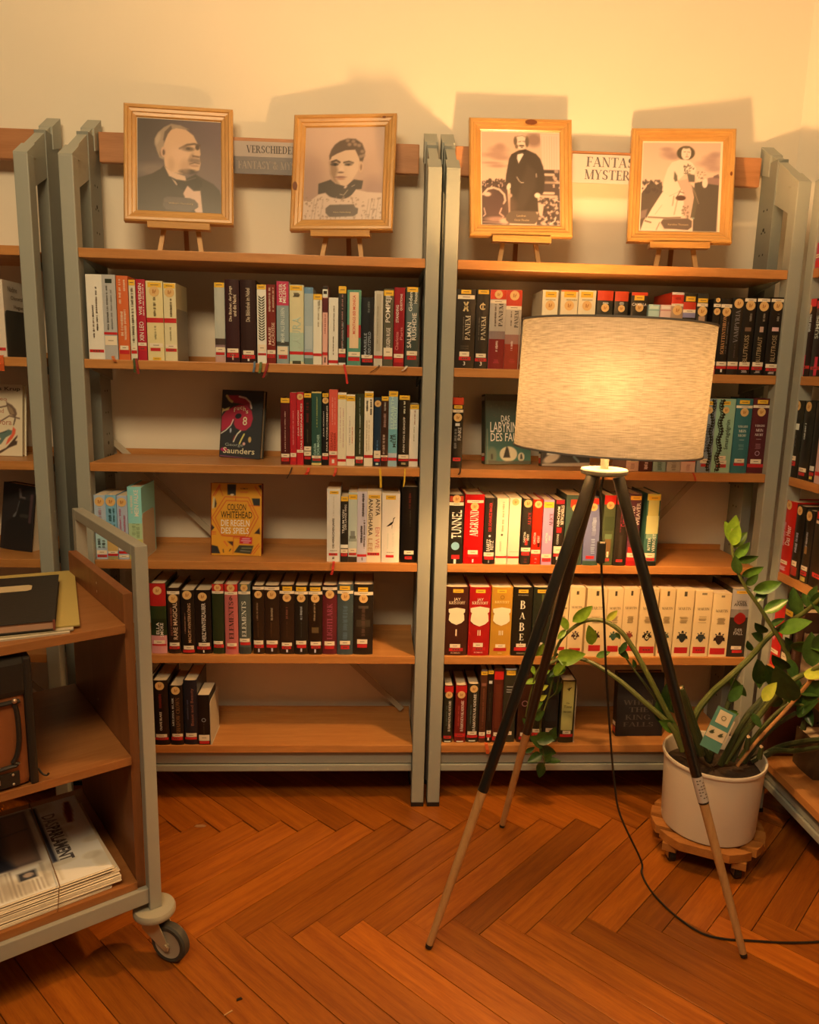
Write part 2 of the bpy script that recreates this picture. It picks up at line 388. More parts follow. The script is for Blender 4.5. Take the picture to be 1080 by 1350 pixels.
# ------------------------------------------------------------------ bookcases
SH = [1.644, 1.352, 1.066, .783, .495, .206]
UW = 1.009
def bookcase(loc, rz, label, sign=None, braces=()):
    e = thing('bookcase', loc, label, 'bookcase', rz, 'grey steel bookcases with beech shelves')
    for x0, x1, inner in ((0, .038, 1), (.971, UW, 0)):
        MB().box(x0, x1, 0, .042, .012, 1.876, ch=.003).build('front_post', M_STEEL, e)
        bp = MB().box(x0+.003, x1-.003, .132, .222, .012, 1.97, ch=.002).build('back_post', M_STEELD, e)
        h = MB(); xs = x1-.003+.0004 if inner else x0+.003-.0004
        z = .3
        while z < 1.9:
            for y in (.166, .186):
                h.add([(xs, y+.0035*math.cos(w), z+.0035*math.sin(w)) for w in [i*math.pi/4 for i in range(8)]], [list(range(8))])
            z += .064
        for z in (1.105, 1.78):
            h.add([(xs, .176+.006*math.cos(w), z+.006*math.sin(w)) for w in [i*math.pi/4 for i in range(8)]], [list(range(8))])
        tag(h.build('peg_holes', M_HOLE, bp), kind='stuff')
        MB().prism([(.0006, 1.874), (.0006, 1.8785), (.055, 1.9135), (.055, 1.874)], x0+.0006, x1-.0006).prism([(.0425, 1.80), (.0425, 1.9042), (.215, 2.0146), (.215, 1.885)], x0+.006, x1-.006)\
            .prism([(.175, 1.93), (.175, 1.990), (.236, 2.029), (.236, 1.95)], x0, x1).build('top_rail', M_STEEL, e)
        for y0, y1 in ((-.001, .044), (.130, .224)): MB().box(x0-.0005, x1+.0005, y0, y1, 0, .013).build('foot', M_BLACK, e)
    for i, z in enumerate(SH):
        s = MB().box(.0385, .9705, .002, .246, z-.025, z, ch=.002).build('shelf', M_BEECH, e)
        MB().box(.0385, .9705, .239, .246, z, z+.016).build('back_lip', M_BEECH, s)
        for x0 in (.039, .9655): MB().prism([(.03, z-.025), (.215, z-.025), (.215, z-.06)], x0, x0+.0045).build('bracket', M_STEELD, s)
    MB().box(.039, .970, .018, .05, .137, .1805, ch=.003).build('base_rail', M_STEEL, e)
    MB().box(.039, .970, .014, .05, .112, .134, ch=.003).build('base_trim', M_STEEL, e)
    hb = MB().box(.041, .957, .196, .216, 1.906, 1.988, ch=.003).build('header_board', M_BOARD, e)
    for (xa, za, xb, zb) in braces:
        d = Vector((xb-xa, 0, zb-za)).normalized(); p = Vector((-d.z, 0, d.x))*.009
        a, b = Vector((xa, .228, za)), Vector((xb, .228, zb)); w = Vector((0, .004, 0))
        MB().add([a-p, a+p, b+p, b-p, a-p+w, a+p+w, b+p+w, b-p+w], [(0, 1, 2, 3), (7, 6, 5, 4), (0, 4, 5, 1), (1, 5, 6, 2), (2, 6, 7, 3), (3, 7, 4, 0)]).build('brace', M_BRACE, e)
    return e, hb
bcA, _ = bookcase((-2.101, 0, 0), 0, 'grey steel bookcase cut off by the left picture edge, behind the cart', braces=[(.35, .75, .95, .18)])
pB = [at(150, 582, y=.23), at(530, 935, y=.23)]
bcB, hbB = bookcase((-1.015, 0, 0), 0, 'left one of two full grey steel bookcases, topped by the two leftmost portraits', braces=[(pB[0].x+1.015, pB[0].z, pB[1].x+1.015, pB[1].z)])
pC = [at(945, 601, y=.23), at(640, 925, y=.23)]; pD = [at(600, 611, y=.23), at(700, 716, y=.23)]
bcC, hbC = bookcase((.006, 0, 0), 0, 'right one of two full grey steel bookcases, behind the tripod lamp',
                    braces=[(pC[0].x-.006, pC[0].z, pC[1].x-.006, pC[1].z), (.05, 1.06, .90, .19)])
bcD, _ = bookcase((1.021, -.004, 0), -math.pi/2, 'grey steel bookcase along the right wall, at the right picture edge')
# shelf signs on the header boards
sg = MB().box(-.592+1.015, -.268+1.015, .192, .1955, 1.936, 1.977).box(-.592+1.015, -.268+1.015, .192, .1955, 1.889, 1.936, 1)
sg = sg.build('sign_plate', [mat('sign_lavender', (.40, .36, .36), .5), mat('sign_slate', (.17, .165, .19), .5)], hbB)
tx = MB(); letter(tx, '$VERSCHIEDENES', (-.556+1.015, .1916, 1.946), (1, 0, 0), (0, 0, 1), .168, .020, 0, 0)
letter(tx, '$FANTASY & MYSTERY', (-.580+1.015, .1916, 1.903), (1, 0, 0), (0, 0, 1), .215, .021, 1, 0)
tx.build('sign_lettering', [mat('sign_ink', (.06, .055, .06), .6), mat('sign_pale_ink', (.38, .35, .34), .6)], sg)
sg = MB().box(.392-.006, .70-.006, .192, .1955, 1.899, 1.978).build('sign_plate', mat('sign_pale', (.62, .56, .56), .5), hbC)
tx = MB(); letter(tx, '$FANTASY &', (.434-.006, .1916, 1.944), (1, 0, 0), (0, 0, 1), .205, .027, 0, 0)
letter(tx, '$MYSTERY', (.431-.006, .1916, 1.909), (1, 0, 0), (0, 0, 1), .160, .027, 0, 0)
tx.build('sign_lettering', mat('sign_ink_grey', (.13, .12, .14), .6), sg)

# ------------------------------------------------------------------ books
ORD = ['first', 'second', 'third', 'fourth', 'fifth', 'sixth', 'seventh', 'eighth', 'ninth', 'tenth', 'eleventh', 'twelfth', 'thirteenth',
       'fourteenth', 'fifteenth', 'sixteenth', 'seventeenth', 'eighteenth', 'nineteenth', 'twentieth', 'twenty-first', 'twenty-second', 'twenty-third', 'twenty-fourth', 'twenty-fifth']
def book_body(e, w, h, d, m, hard, pages=None):
    """cover with a rounded spine and a page block; spine towards -y; returns the spine curve y(x)"""
    t = .0026 if hard else .0007; t = min(t, w*.12)
    b = min(.0035, w*.09) if hard else min(.0012, w*.04)
    ys = lambda x: b*(2*x/w-1)**2
    k = 8; outer = [(0, d)]+[(w*i/k, ys(w*i/k)) for i in range(k+1)]+[(w, d)]
    inn = [(w-t, d), (w-t, t+b+.001)]+[(w*i/k, ys(w*i/k)+t) for i in range(k-1, 0, -1)]+[(t, t+b+.001), (t, d)]
    mb = MB(); n = len(outer); q = len(inn); no = len(outer)+len(inn)
    P = outer+inn
    vs = [(x, y, 0) for x, y in P]+[(x, y, h) for x, y in P]
    fs = [(i, (i+1) % no, no+(i+1) % no, no+i) for i in range(no)]
    # caps as quads between the outer and the inner outline
    def caps(off, flip):
        r = []
        oi = list(range(n)); ii = list(range(no-1, n-1, -1))
        r.append((oi[0], oi[1], ii[1], ii[0])); r.append((oi[-2], oi[-1], ii[-1], ii[-2]))
        for a in range(1, n-2):
            r.append((oi[a], oi[a+1], ii[min(a+1, q-2)], ii[min(a, q-2)]))
        return [[v+off for v in (f if flip else f[::-1])] for f in r]
    fs += caps(0, True)+caps(no, False)
    mb.add(vs, fs).build('cover', m, e)
    z = .0032 if hard else .0005
    MB().box(t+.0002, w-t-.0002, t+b+.0012, d-(.004 if hard else .0006), z, h-z).build('page_block', pages or M_PAPER, e)
    return ys
def circ(n=20): return [(math.cos(2*math.pi*i/n), math.sin(2*math.pi*i/n)) for i in range(n)]
def emblem_shapes(kind):
    C = circ()
    if kind in ('disc',): return [C]
    if kind == 'ring': return [[C[i], C[(i+1) % 20], tuple(.72*a for a in C[(i+1) % 20]), tuple(.72*a for a in C[i])] for i in range(20)]
    if kind == 'shield': return [[(-.8, .95), (0, 1.08), (.8, .95), (1, .9), (.98, .5), (.82, .35), (.9, .1), (.95, -.5), (.6, -.85), (0, -1.1), (-.6, -.85), (-.95, -.5), (-.9, .1), (-.82, .35), (-.98, .5), (-1, .9)]]
    if kind == 'cross': return [[(-.8, 1.3), (-.35, 1.3), (.8, -1.2), (.35, -1.3)], [(.3, 1.4), (.8, 1.3), (-.4, -1.3), (-.9, -1.2)], [(-.6, .1), (.6, .1), (.6, -.2), (-.6, -.2)]]
    if kind == 'cee': return [[C[i], C[(i+1) % 20], tuple(.68*a for a in C[(i+1) % 20]), tuple(.68*a for a in C[i])] for i in range(2, 18)]+[[(-.12, 1.3), (.12, 1.3), (.2, -1), (-.2, -1)]]
    if kind == 'emblem': return [[(-.6, .7), (.6, .7), (.75, 0), (.3, -.8), (0, -1), (-.3, -.8), (-.75, 0)], [(-.9, .35), (-.6, .25), (-.65, -.2), (-1, -.3)], [(.9, .35), (.6, .25), (.65, -.2), (1, -.3)], [(-.15, 1.25), (.15, 1.25), (.25, .8), (-.25, .8)], [(-.8, 1), (-.5, .95), (-.45, .75), (-.7, .75)], [(.8, 1), (.5, .95), (.45, .75), (.7, .75)]]
    if kind == 'wax': return [[(a*(1+.06*math.sin(7*i)), b*(1+.06*math.cos(5*i))) for i, (a, b) in enumerate(C)]]
    if kind == 'crane': return [[(.55, 1.2), (.95, 1.45), (1, 1.35), (.72, 1.1), (.62, .6), (.55, .2), (.2, -.3), (-.5, -.65), (-1, -.75), (-.5, -.3), (0, .15), (.4, .4), (.5, .7)], [(.28, -.3), (.38, -.3), (.3, -1.2), (.25, -1.2)]]
    if kind == 'birdy': return [[(-.8, .2), (-.2, -.2), (0, -.8), (.3, -.1), (1, .8), (.5, .6), (.1, .3), (0, .9), (-.15, .2)]]
    r = random.Random(3)
    if kind == 'leafs':
        o = []
        for i in range(17):
            y = 4.4-i*.52; 
            for sg in (-1, 1): o.append([(0, y), (sg*.9, y+.5), (sg*.75, y+.12), (sg*.1, y-.2)])
        return o
    if kind == 'vine':
        o = []
        for i in range(26):
            y = 3.4-i*.27; x = .85+.12*math.sin(i); o.append([(x, y), (x-.35, y+.2), (x-.5, y), (x-.25, y-.14)]); o.append([(x-.05, y+.15), (x+.06, y+.15), (x+.04, y-.2), (x-.04, y-.2)])
        return o
    return [C]
def decorate(e, w, h, ys, decor, seed):
    """labels, stickers and lettering on a spine"""
    B = {}; q = random.Random(seed)
    SOLO = ('white_label', 'red_label', 'yellow_label', 'round_sticker', 'printed_field')
    def bk(name, m):
        return B.setdefault((name, m.name, id(m), len(B) if name in SOLO else 0), (MB(), name, m))[0]
    def strip(mb, x0, x1, z0, z1, off, mi=0):
        n = 5; vs = []
        for i in range(n+1):
            x = x0+(x1-x0)*i/n; y = ys(min(max(x, 0), w))-off; vs += [(x, y, z0), (x, y, z1)]
        mb.add(vs, [(2*i, 2*i+2, 2*i+3, 2*i+1) for i in range(n)], mi)
    def warp(mb, k, off):
        for i in range(k, len(mb.v)):
            x, y, z = mb.v[i]; x = min(max(x, .0004), w-.0004); mb.v[i] = (x, ys(x)-off, z)
    def flat(mb, k, off):
        y = min(ys(min(max(v[0], 0), w)) for v in mb.v[k:]); xs = [v[0] for v in mb.v[k:]]
        if min(xs) < w/2 < max(xs): y = 0
        for i in range(k, len(mb.v)): x, _, z = mb.v[i]; mb.v[i] = (min(max(x, .0004), w-.0004), y-off, z)
    for tok in decor.split('|'):
        a = tok.split()
        if not a: continue
        c = a[0]
        if c in 'LKFY':
            t0, t1 = float(a[1]), float(a[2]); wd = float(a[3]) if len(a) > 3 else {'L': .72, 'K': .85, 'F': 1, 'Y': .8}[c]
            wd = min(wd, .995); x0 = w*(1-wd)/2; j = (q.uniform(-.04, .04)*w if wd < .9 else 0)
            nm, m = {'L': ('white_label', M_WHITE), 'K': ('red_label', M_RED), 'F': ('red_label', M_RED), 'Y': ('yellow_label', M_YEL)}[c]
            mb = bk(nm, m); strip(mb, x0+j, w-x0+j, h*(1-t1), h*(1-t0), .0005)
            lp = bk('label_print', M_INK); zc = h*(1-(t0+t1)/2); hh = min(.0012, h*(t1-t0)*.12)
            if c == 'L' and w > .012: strip(lp, x0+j+w*wd*.28, x0+j+w*wd*.72, zc-hh*.6, zc+hh*.6, .0007)
            if c == 'K' and w > .02 and q.random() < .7:
                for i in range(3): strip(lp, x0+j+w*wd*(.25+.18*i), x0+j+w*wd*(.37+.18*i), zc-hh*1.6, zc+hh*1.6, .0007)
            if c == 'Y': strip(lp, x0+j+w*wd*.2, x0+j+w*wd*.8, zc-hh*.7, zc+hh*.7, .0007)
        elif c == 'C':
            wd = min(float(a[4]) if len(a) > 4 else 1, .996); x0 = w*(1-wd)/2
            t0, t1 = max(float(a[1]), .001), min(float(a[2]), .999)
            strip(bk('printed_field', mat('printed_'+a[3], alb(a[3]), .35)), x0, w-x0, h*(1-t1), h*(1-t0), .00025+.00004*len(B))
        elif c == 'G':
            r = min(w*.5*(float(a[2]) if len(a) > 2 else .7), .0135, w*.47); z = h*(1-float(a[1])); mb = bk('round_sticker', M_GOLD)
            k = len(mb.v); mb.add([(w/2+r*x, 0, z+r*y) for x, y in circ()], [list(range(20))]); flat(mb, k, .0008)
            mb = bk('sticker_print', M_GOLD2); k = len(mb.v); r2 = r*.62
            for sc_ in ((-.5, -.6, -.1, .6), (.05, -.65, .3, .2), (.35, -.2, .6, .6)): mb.add([(w/2+r2*x, 0, z+r2*y) for x, y in ((sc_[0], sc_[1]), (sc_[2], sc_[1]), (sc_[2], sc_[3]), (sc_[0], sc_[3]))], [(0, 1, 2, 3)])
            flat(mb, k, .001)
        elif c in 'TD':
            t0, t1 = float(a[1]), float(a[2]); s = a[4].replace('_', ' '); xc = w*float(a[5]) if len(a) > 5 else w/2
            sz = w*(float(a[6]) if len(a) > 6 else .4); mb = bk('title_lettering', mat('ink_'+a[3], alb(a[3], g=GAIN*1.15), .4)); k = len(mb.v)
            L_ = h*(t1-t0)
            if c == 'T': letter(mb, s, (xc+sz/2, 0, h*(1-t1)), (0, 0, 1), (-1, 0, 0), L_, sz)
            else: letter(mb, s, (xc-sz/2, 0, h*(1-t0)), (0, 0, -1), (1, 0, 0), L_, sz)
            warp(mb, k, .001)
        elif c == 'H':
            s = a[3].replace('_', ' '); wd = w*(float(a[4]) if len(a) > 4 else .6); p_, f_, asp = text_mesh(s)
            mb = bk('title_lettering', mat('ink_'+a[2], alb(a[2], g=GAIN*1.15), .4)); k = len(mb.v); hh = min(wd/max(asp, .2), h*.1) if len(s.strip('$')) > 1 else min(wd/max(asp, .2), h*.14)
            if s == '~':
                strip(mb, w/2-wd/2, w/2+wd/2, h*(1-float(a[1]))-.0006, h*(1-float(a[1]))+.0006, .0009); continue
            letter(mb, s, (w/2-wd/2, 0, h*(1-float(a[1]))-hh/2), (1, 0, 0), (0, 0, 1), wd, hh); warp(mb, k, .001)
        elif c == 'S':
            t0, t1 = float(a[1]), float(a[2]); xc = w*float(a[4]); sz = w*float(a[5]); mb = bk('fine_print', mat('ink_'+a[3], alb(a[3]), .4))
            z = h*(1-t1); z1 = h*(1-t0); wide = (z1-z) < .006
            if wide:
                x = xc-sz/2
                while x < xc+sz/2: l = q.uniform(.0012, .003); strip(mb, x, min(x+l, w*.98), z, z1, .0009); x += l+.0008
            else:
                while z < z1:
                    l = q.uniform(.0008, .0022)
                    if q.random() < .86: strip(mb, max(xc-sz/2*q.uniform(.6, 1), .0005), min(xc+sz/2*q.uniform(.6, 1), w-.0005), z, min(z+l, z1), .0009)
                    z += l+q.uniform(.0006, .0012)
        elif c == 'M':
            z = h*(1-float(a[2])); r = w*.5*float(a[4]); mb = bk('emblem', mat('ink_'+a[3], alb(a[3]), .4)); k = len(mb.v)
            if a[1] == 'vine': r = .03
            if a[1] == 'leafs': r = .0135
            ax = r if a[1] not in ('vine', 'leafs') else w*(.5*float(a[4]) if a[1] == 'leafs' else .5)
            for poly in emblem_shapes(a[1]):
                xx = lambda x: w/2+ax*x if a[1] != 'vine' else (w*(.45+.5*x) if float(a[4]) > .5 else w*(.62-.5*x))
                mb.add([(min(max(xx(x), .0005), w-.0005), 0, z+r*y) for x, y in poly], [list(range(len(poly)))])
            flat(mb, k, .00075)
    for mb, name, m in B.values():
        if mb.v: mb.build(name, m, e)
NB = 0
def book(loc, rz, w, h, hexc, kind, label, decor, d=None, group=None, pages=None):
    global NB
    NB += 1
    e = thing('book', loc, label, 'book', rz, group)
    r = random.Random(NB)
    hard = kind == 'h'
    if d is None: d = min(h*(.66 if hard else .63)+r.uniform(-.006, .006), .158)
    m = mat('cover_'+hexc, alb(hexc), .3 if hard else .38, vary=.05, vscale=30)
    ys = book_body(e, w, h, d, m, hard, pages)
    decorate(e, w, h, ys, decor, NB)
    return e
PL_ = {'B1': 'left bookcase, upper row', 'B2': 'left bookcase, second row', 'B3': 'left bookcase, third row',
       'B4': 'left bookcase, fourth row', 'B5': 'left bookcase, bottom row', 'C1': 'right bookcase, upper row', 'C2': 'right bookcase, second row',
       'C3': 'right bookcase, third row', 'C4': 'right bookcase, fourth row', 'C5': 'right bookcase, bottom row',
       'D1': 'corner bookcase', 'D2': 'corner bookcase, upper row', 'D3': 'corner bookcase, second row', 'D4': 'corner bookcase, third row', 'D5': 'corner bookcase, fourth row'}
TN = {'B1': ([1, .80, .54], 1.0), 'B2': ([1, .78, .50], 1.15), 'B3': ([1, .76, .46], 1.05), 'B4': ([1, .76, .46], 1.1), 'B5': ([1, .76, .46], 1.1),
      'C1': ([1, .84, .60], 1.0), 'C2': ([1, .88, .70], 1.0), 'C3': ([1, .80, .50], .9), 'C4': ([1, .88, .66], 1.08), 'C5': ([1, .80, .52], 1.1),
      'D1': ([1, .78, .5], 1.1), 'D2': ([1, .78, .5], 1.1), 'D3': ([1, .78, .5], 1.1), 'D4': ([1, .74, .42], .95), 'D5': ([1, .74, .42], .95)}
ROWS=[
('B1',1.352,0.008,[
(-0.965,0.043,0.225,'e6d3b0','p','wide cream paperback with two dotted text columns','S .14 .66 4a3a2a .62 .12|S .34 .76 4a3a2a .38 .12|K .885 .92 .9'),
(-0.921,0.036,0.225,'b4a994','p','pale grey paperback with a dark square near its top','C .05 .1 2c3428 .5|S .13 .66 6a6458 .35 .16|S .16 .64 857c6c .65 .14|F .675 .705|L .72 .83 .9'),
(-0.883,0.031,0.223,'d4622a','p','orange paperback with cream lettering','S .04 .33 f0c090 .3 .22|S .04 .18 f0c090 .7 .2|S .42 .72 f0c090 .38 .24|S .4 .76 f0c090 .66 .22|L .83 .88|K .885 .93'),
(-0.849,0.017,0.213,'ddcba0','p','thin cream paperback with a yellow label','Y 0 .07 .95|S .1 .78 5a4c38 .5 .4|L .83 .875 .9|K .88 .92 .9'),
(-0.83,0.024,0.215,'b01c2e','p','crimson book with white capitals','T .52 .76 eeddc8 XIN_LEO .5 .5|T .05 .44 eeddc8 WIE_WERDEN .45 .36|S .06 .44 eed0b8 .8 .14|L .78 .82 .95|K .83 .88'),
(-0.804,0.045,0.212,'e2c682','p','broad pale yellow book with a red belt','Y .02 .08 .8|G .13 .8|F .46 .52|S .2 .44 6a5a3a .5 .18|S .56 .74 a09060 .5 .14|L .78 .83 .8|K .84 .88 .6|Y .96 .995 .5'),
(-0.757,0.033,0.208,'e0c88e','p','pale yellow red belted book beside a grey bookend','Y .01 .07 .9|G .12 .8|F .45 .51|S .2 .43 6a5a3a .6 .2|S .56 .74 a09060 .5 .16|L .79 .83 .9|K .84 .88 .9'),
(-0.621,0.028,0.213,'b8b094','h','grey green hardcover with a yellow top label','Y 0 .06 .95|C .70 .78 4a3a34 1|C .78 .82 8a6a60 1|L .81 .87 .9|K .875 .91|C .92 1 c09078 1'),
(-0.591,0.038,0.222,'3c2226','h','tall dark maroon hardcover with cream script','T .08 .5 d8bc90 Die_Bücher,_der_Junge .4 .26|T .18 .44 d8bc90 und_die_Nacht .68 .24|L .83 .88 .8|K .885 .94|C .9 .97 c8a080 .1'),
(-0.55,0.042,0.222,'34201f','h','second tall maroon hardcover with one script line','T .1 .5 c8ac84 Die_Bibliothek_im_Nebel .5 .26|L .85 .9 .7|K .905 .95|C .95 .98 e0d0b8 .12'),
(-0.505,0.025,0.211,'e8dcc0','p','cream paperback with dark leaf pattern','Y 0 .06 .95|M leafs .45 3c3a20 .8|L .76 .85 .9|K .87 .9 .9'),
(-0.479,0.025,0.212,'7a2a22','h','rust red novel with pale capitals','S .04 .34 d8b088 .35 .24|S .04 .34 d8b088 .75 .18|T .54 .76 d8b088 MARIE .35 .3|T .48 .77 d8b088 LACROSSE .72 .3|L .83 .88 .9|K .885 .93'),
(-0.451,0.033,0.221,'8f998c','h','grey novel with a pink top','C 0 .29 c23a50 1|T .03 .26 f0dcc0 MILENA .65 .28|T .03 .25 f0dcc0 MOSER .35 .28|T .32 .74 ccc8b0 MEHR_ALS_EIN_LEBEN .5 .3|C .73 .78 4a4c48 1|L .79 .89 .85|K .895 .94 .7'),
(-0.416,0.039,0.213,'dcc890','h','broad pale yellow novel fading to green','C .6 .97 b4c09c 1|Y .01 .07 .85|S .1 .15 3a3020 .5 .5|T .4 .8 a8b090 LAURA .5 .6|F .84 .88|C .96 1 4a4a38 .6'),
(-0.375,0.024,0.207,'a4aca0','h','blue grey novel with cloudy spine','C 0 .08 6a8a9a 1|C .5 .8 b4b8a8 .8|F .84 .88|C .92 1 6c7c68 1'),
(-0.3504,0.0234,0.19,'e4d4ae','p','cream paperback with a thin grey title','Y 0 .08 1|S .1 .46 9a8a6a .6 .2|S .08 .2 8a7a5a .75 .14|F .84 .88'),
(-0.325,0.014,0.212,'e0a486','p','very thin salmon paperback with a dark red top','C 0 .04 2c2420 1|C .04 .14 e0d8c8 1|C .06 .1 2c2420 .7|C .15 .33 5a1c22 1|S .35 .6 b06050 .5 .3|K .84 .88 1|S .89 .97 3a2a2a .5 .4'),
(-0.308,0.026,0.182,'e4d4b2','p','short cream paperback without a top label','S .12 .5 5a4a34 .55 .12|S .55 .85 5a4a34 .5 .12|F .93 .975'),
(-0.281,0.021,0.213,'2c2a28','p','slim black book with a yellow top label','Y 0 .09 1|S .1 .8 b07868 .5 .2|S .45 .8 8a9a8a .6 .16|L .79 .85 .9|K .86 .9 .9|C .97 1 e0d4c0 .9'),
(-0.257,0.038,0.204,'5a8c6c','h','green book with a peach title panel','C .46 .63 a83434 1|C .03 .77 e8c08c .66|T .07 .58 c0452c MONTAGS_BEI_MONICA .5 .2|L .82 .88 .85|K .89 .94'),
(-0.218,0.034,0.185,'20242a','h','short charcoal book with grey capitals','S .06 .22 6a6a60 .6 .2|T .52 .84 9a9a90 MARIELLE .35 .22|T .5 .85 9a9a90 KREUTZFELD .68 .22|L .84 .89 .9|K .9 .95'),
(-0.182,0.024,0.203,'c2b292','p','plain sand coloured paperback','C .04 .8 b0a080 .5|S .2 .7 8a7a5c .4 .12|F .86 .9'),
(-0.156,0.027,0.21,'5a5644','h','olive novel with big cream capitals','Y .02 .09 1|T .09 .43 ece0c0 POMPEJI .5 .62|T .5 .76 ece0c0 EUGEN_RUGE .5 .4|L .76 .87 .9|K .875 .91'),
(-0.127,0.029,0.214,'941c26','h','red novel with two slanting white words','T .08 .29 f0dcc8 QUESTIONS .68 .24|T .22 .44 f0dcc8 STANDING .3 .26|T .56 .79 d07a68 Charlotte .3 .3|T .5 .66 d07a68 Paris .72 .26|L .84 .89 .9|K .895 .95'),
(-0.095,0.037,0.216,'3e4a46','h','dark green grey novel beside the centre post','C .2 .62 5a6660 .8|Y 0 .06 .8|T .06 .3 d8d4c0 Golden .35 .26|T .06 .2 d8d4c0 House .72 .26|T .44 .76 e8e0cc SALMAN .3 .32|T .32 .66 e8e0cc RUSHDIE .66 .32|L .8 .855 .8|K .86 .91 .7'),
]),
('B2',1.066,0.028,[
(-0.445,0.026,0.19,'4c1c1e','h','dark wine red hardcover beside a black bookend','Y 0 .07 .95|S .2 .8 c89878 .5 .12|L .835 .89 .9|K .895 .95'),
(-0.418,0.018,0.206,'a81e26','p','plain bright red slim paperback','S .25 .72 d88070 .5 .16|L .835 .89 .9|K .9 .95'),
(-0.399,0.019,0.207,'b41e26','p','red paperback with two white text lines','G .06 .95|T .25 .6 f0d8c0 JULIA_SCHOCH .25 .26|T .15 .78 f0d8c0 DAS_LIEBESPAAR_DES .68 .24|L .79 .83 1|K .84 .87'),
(-0.379,0.021,0.205,'1e1a16','h','black hardcover with two white labels','Y 0 .06 .95|S .13 .4 6a2424 .5 .4|S .5 .68 4a4030 .5 .2|L .74 .8 .95|L .81 .87 .95|K .88 .92'),
(-0.357,0.028,0.21,'2e5048','h','bottle green hardcover with gold edges','C 0 .02 d0b060 1|S .07 .48 9a9a50 .55 .14|T .7 .86 a8c0a0 CLAUDIA .35 .26|T .58 .86 a8c0a0 SCHUMACHER .68 .26|L .87 .905 .95|K .91 .94|C .97 1 d0b060 1'),
(-0.327,0.019,0.206,'1c1c1e','h','black hardcover with seal and dotted capitals','Y 0 .05 .9|G .1 .95|T .25 .6 d8d0c0 JULIA_SCHOCH .25 .2|T .17 .8 d8d0c0 DAS_VORKOMMNIS .75 .2|L .83 .87 .9|K .875 .92'),
(-0.307,0.024,0.217,'d05038','p','tall salmon red paperback','S .1 .46 e08a70 .4 .16|S .1 .46 e08a70 .7 .12|T .56 .8 8a2a1c GESANG .3 .3|T .56 .8 8a2a1c FEDERER .7 .3|L .81 .86 .95|K .865 .9|C .92 .97 f0e0d0 .3'),
(-0.282,0.024,0.209,'dcc696','p','cream paperback with pale pink lettering','C 0 .03 e8d8b0 1|Y .03 .09 1|S .2 .68 c89a84 .3 .14|S .2 .75 c09080 .65 .12|F .91 .945'),
(-0.2574,0.0244,0.204,'dfcb9c','p','cream paperback with a faint red title','Y .02 .09 1|S .3 .7 b09a80 .4 .14|S .45 .68 c06a50 .7 .12|F .86 .9'),
(-0.231,0.023,0.207,'363a26','h','dark olive hardcover with fine cream line','S .05 .3 8a8a68 .5 .14|S .3 .84 c8c098 .55 .14|L .87 .91 .95|K .915 .96'),
(-0.206,0.025,0.214,'e2cf9c','p','cream paperback with two black serif words','Y .02 .08 1|S .1 .32 2a2418 .75 .24|S .12 .26 2a2418 .3 .24|S .38 .8 a08a60 .3 .12|S .38 .8 a08a60 .55 .1|F .85 .89'),
(-0.178,0.02,0.198,'1e3248','h','navy blue hardcover with a round seal','G .09 .95|S .62 .76 5a7a90 .5 .24|L .77 .88 .95|K .89 .93|C .95 .98 c0c8c8 .4'),
(-0.1574,0.0204,0.201,'3a241c','h','dark brown hardcover with pale ticks','Y 0 .06 .95|S .08 .2 b0a080 .5 .3|S .24 .46 a07860 .5 .4|S .54 .82 b89878 .4 .36|L .84 .865 1|K .87 .92'),
(-0.1364,0.0254,0.216,'8ea49a','p','pale blue green paperback with dark words','Y 0 .07 1|C .5 .82 6c9a92 1|T .07 .5 aebcae ELIZABETH .4 .34|T .2 .5 aebcae STROUT .75 .34|T .58 .68 2a3a38 AM .35 .36|T .56 .74 2a3a38 MEER .68 .36|C .82 .87 b8b0a0 1|F .88 .92'),
(-0.107,0.031,0.205,'241e16','h','black brown hardcover with cream capitals','Y 0 .06 .95|S .08 .27 d8c898 .5 .18|T .3 .8 d8c898 ANN_VON_SUDHOFF .5 .18|L .83 .885 .95|K .89 .92 .95|C .94 .97 8a7a50 .4'),
(-0.075,0.025,0.181,'e4d2a2','p','shortest cream paperback at the end of its row','C 0 .02 3a2c1c 1|Y .01 .08 1|S .1 .32 9a5a40 .55 .14|S .36 .6 9a8a60 .5 .12|F .87 .91'),
]),
('B3',0.783,0.01,[
(-0.975,0.032,0.188,'a8aca0','p','pale novel with black print low on its spine','G .1 .9|S .2 .5 b07870 .5 .3|C .6 .82 a8bcb4 1|S .68 .82 26281e .3 .3|S .7 .82 26281e .7 .3|L .86 .92 .9|K .93 .97'),
(-0.942,0.03,0.189,'78a0a0','p','blue novel with a gold seal and ochre foot','G .1 .9|S .2 .62 2e5a5c .4 .3|S .2 .6 2e5a5c .75 .2|C .7 .87 c89a50 1|L .87 .91 .9|F .91 .945|C .95 1 a08a50 1'),
(-0.911,0.029,0.187,'a8a8a0','p','grey novel with pink lettering','G .1 .9|S .2 .6 b8646c .3 .2|S .3 .66 b8646c .7 .2|C .7 .85 e8d8c8 1|F .87 .91|L .93 .97 1'),
(-0.881,0.039,0.213,'8fc4b0','h','tall mint hardcover beside a pale bookend','C .5 .72 b4be80 1|C .72 1 c8b458 1|T .04 .4 e8e8c8 MEIN_FALKE .65 .3|S .12 .36 e8e8c8 .3 .2|S .5 .66 8a9a60 .4 .3|S .5 .7 8a9a60 .7 .3'),
(-0.311,0.039,0.217,'dcc8a4','p','wide cream book with small black capitals','Y .03 .07 .65|S .1 .36 b0a080 .5 .06|T .4 .81 201a12 DIE_HERRLICHEN_JAHRE .5 .2|S .84 .85 907c5c .5 .5|K .88 .915 .65|S .93 .96 4a3a28 .5 .2'),
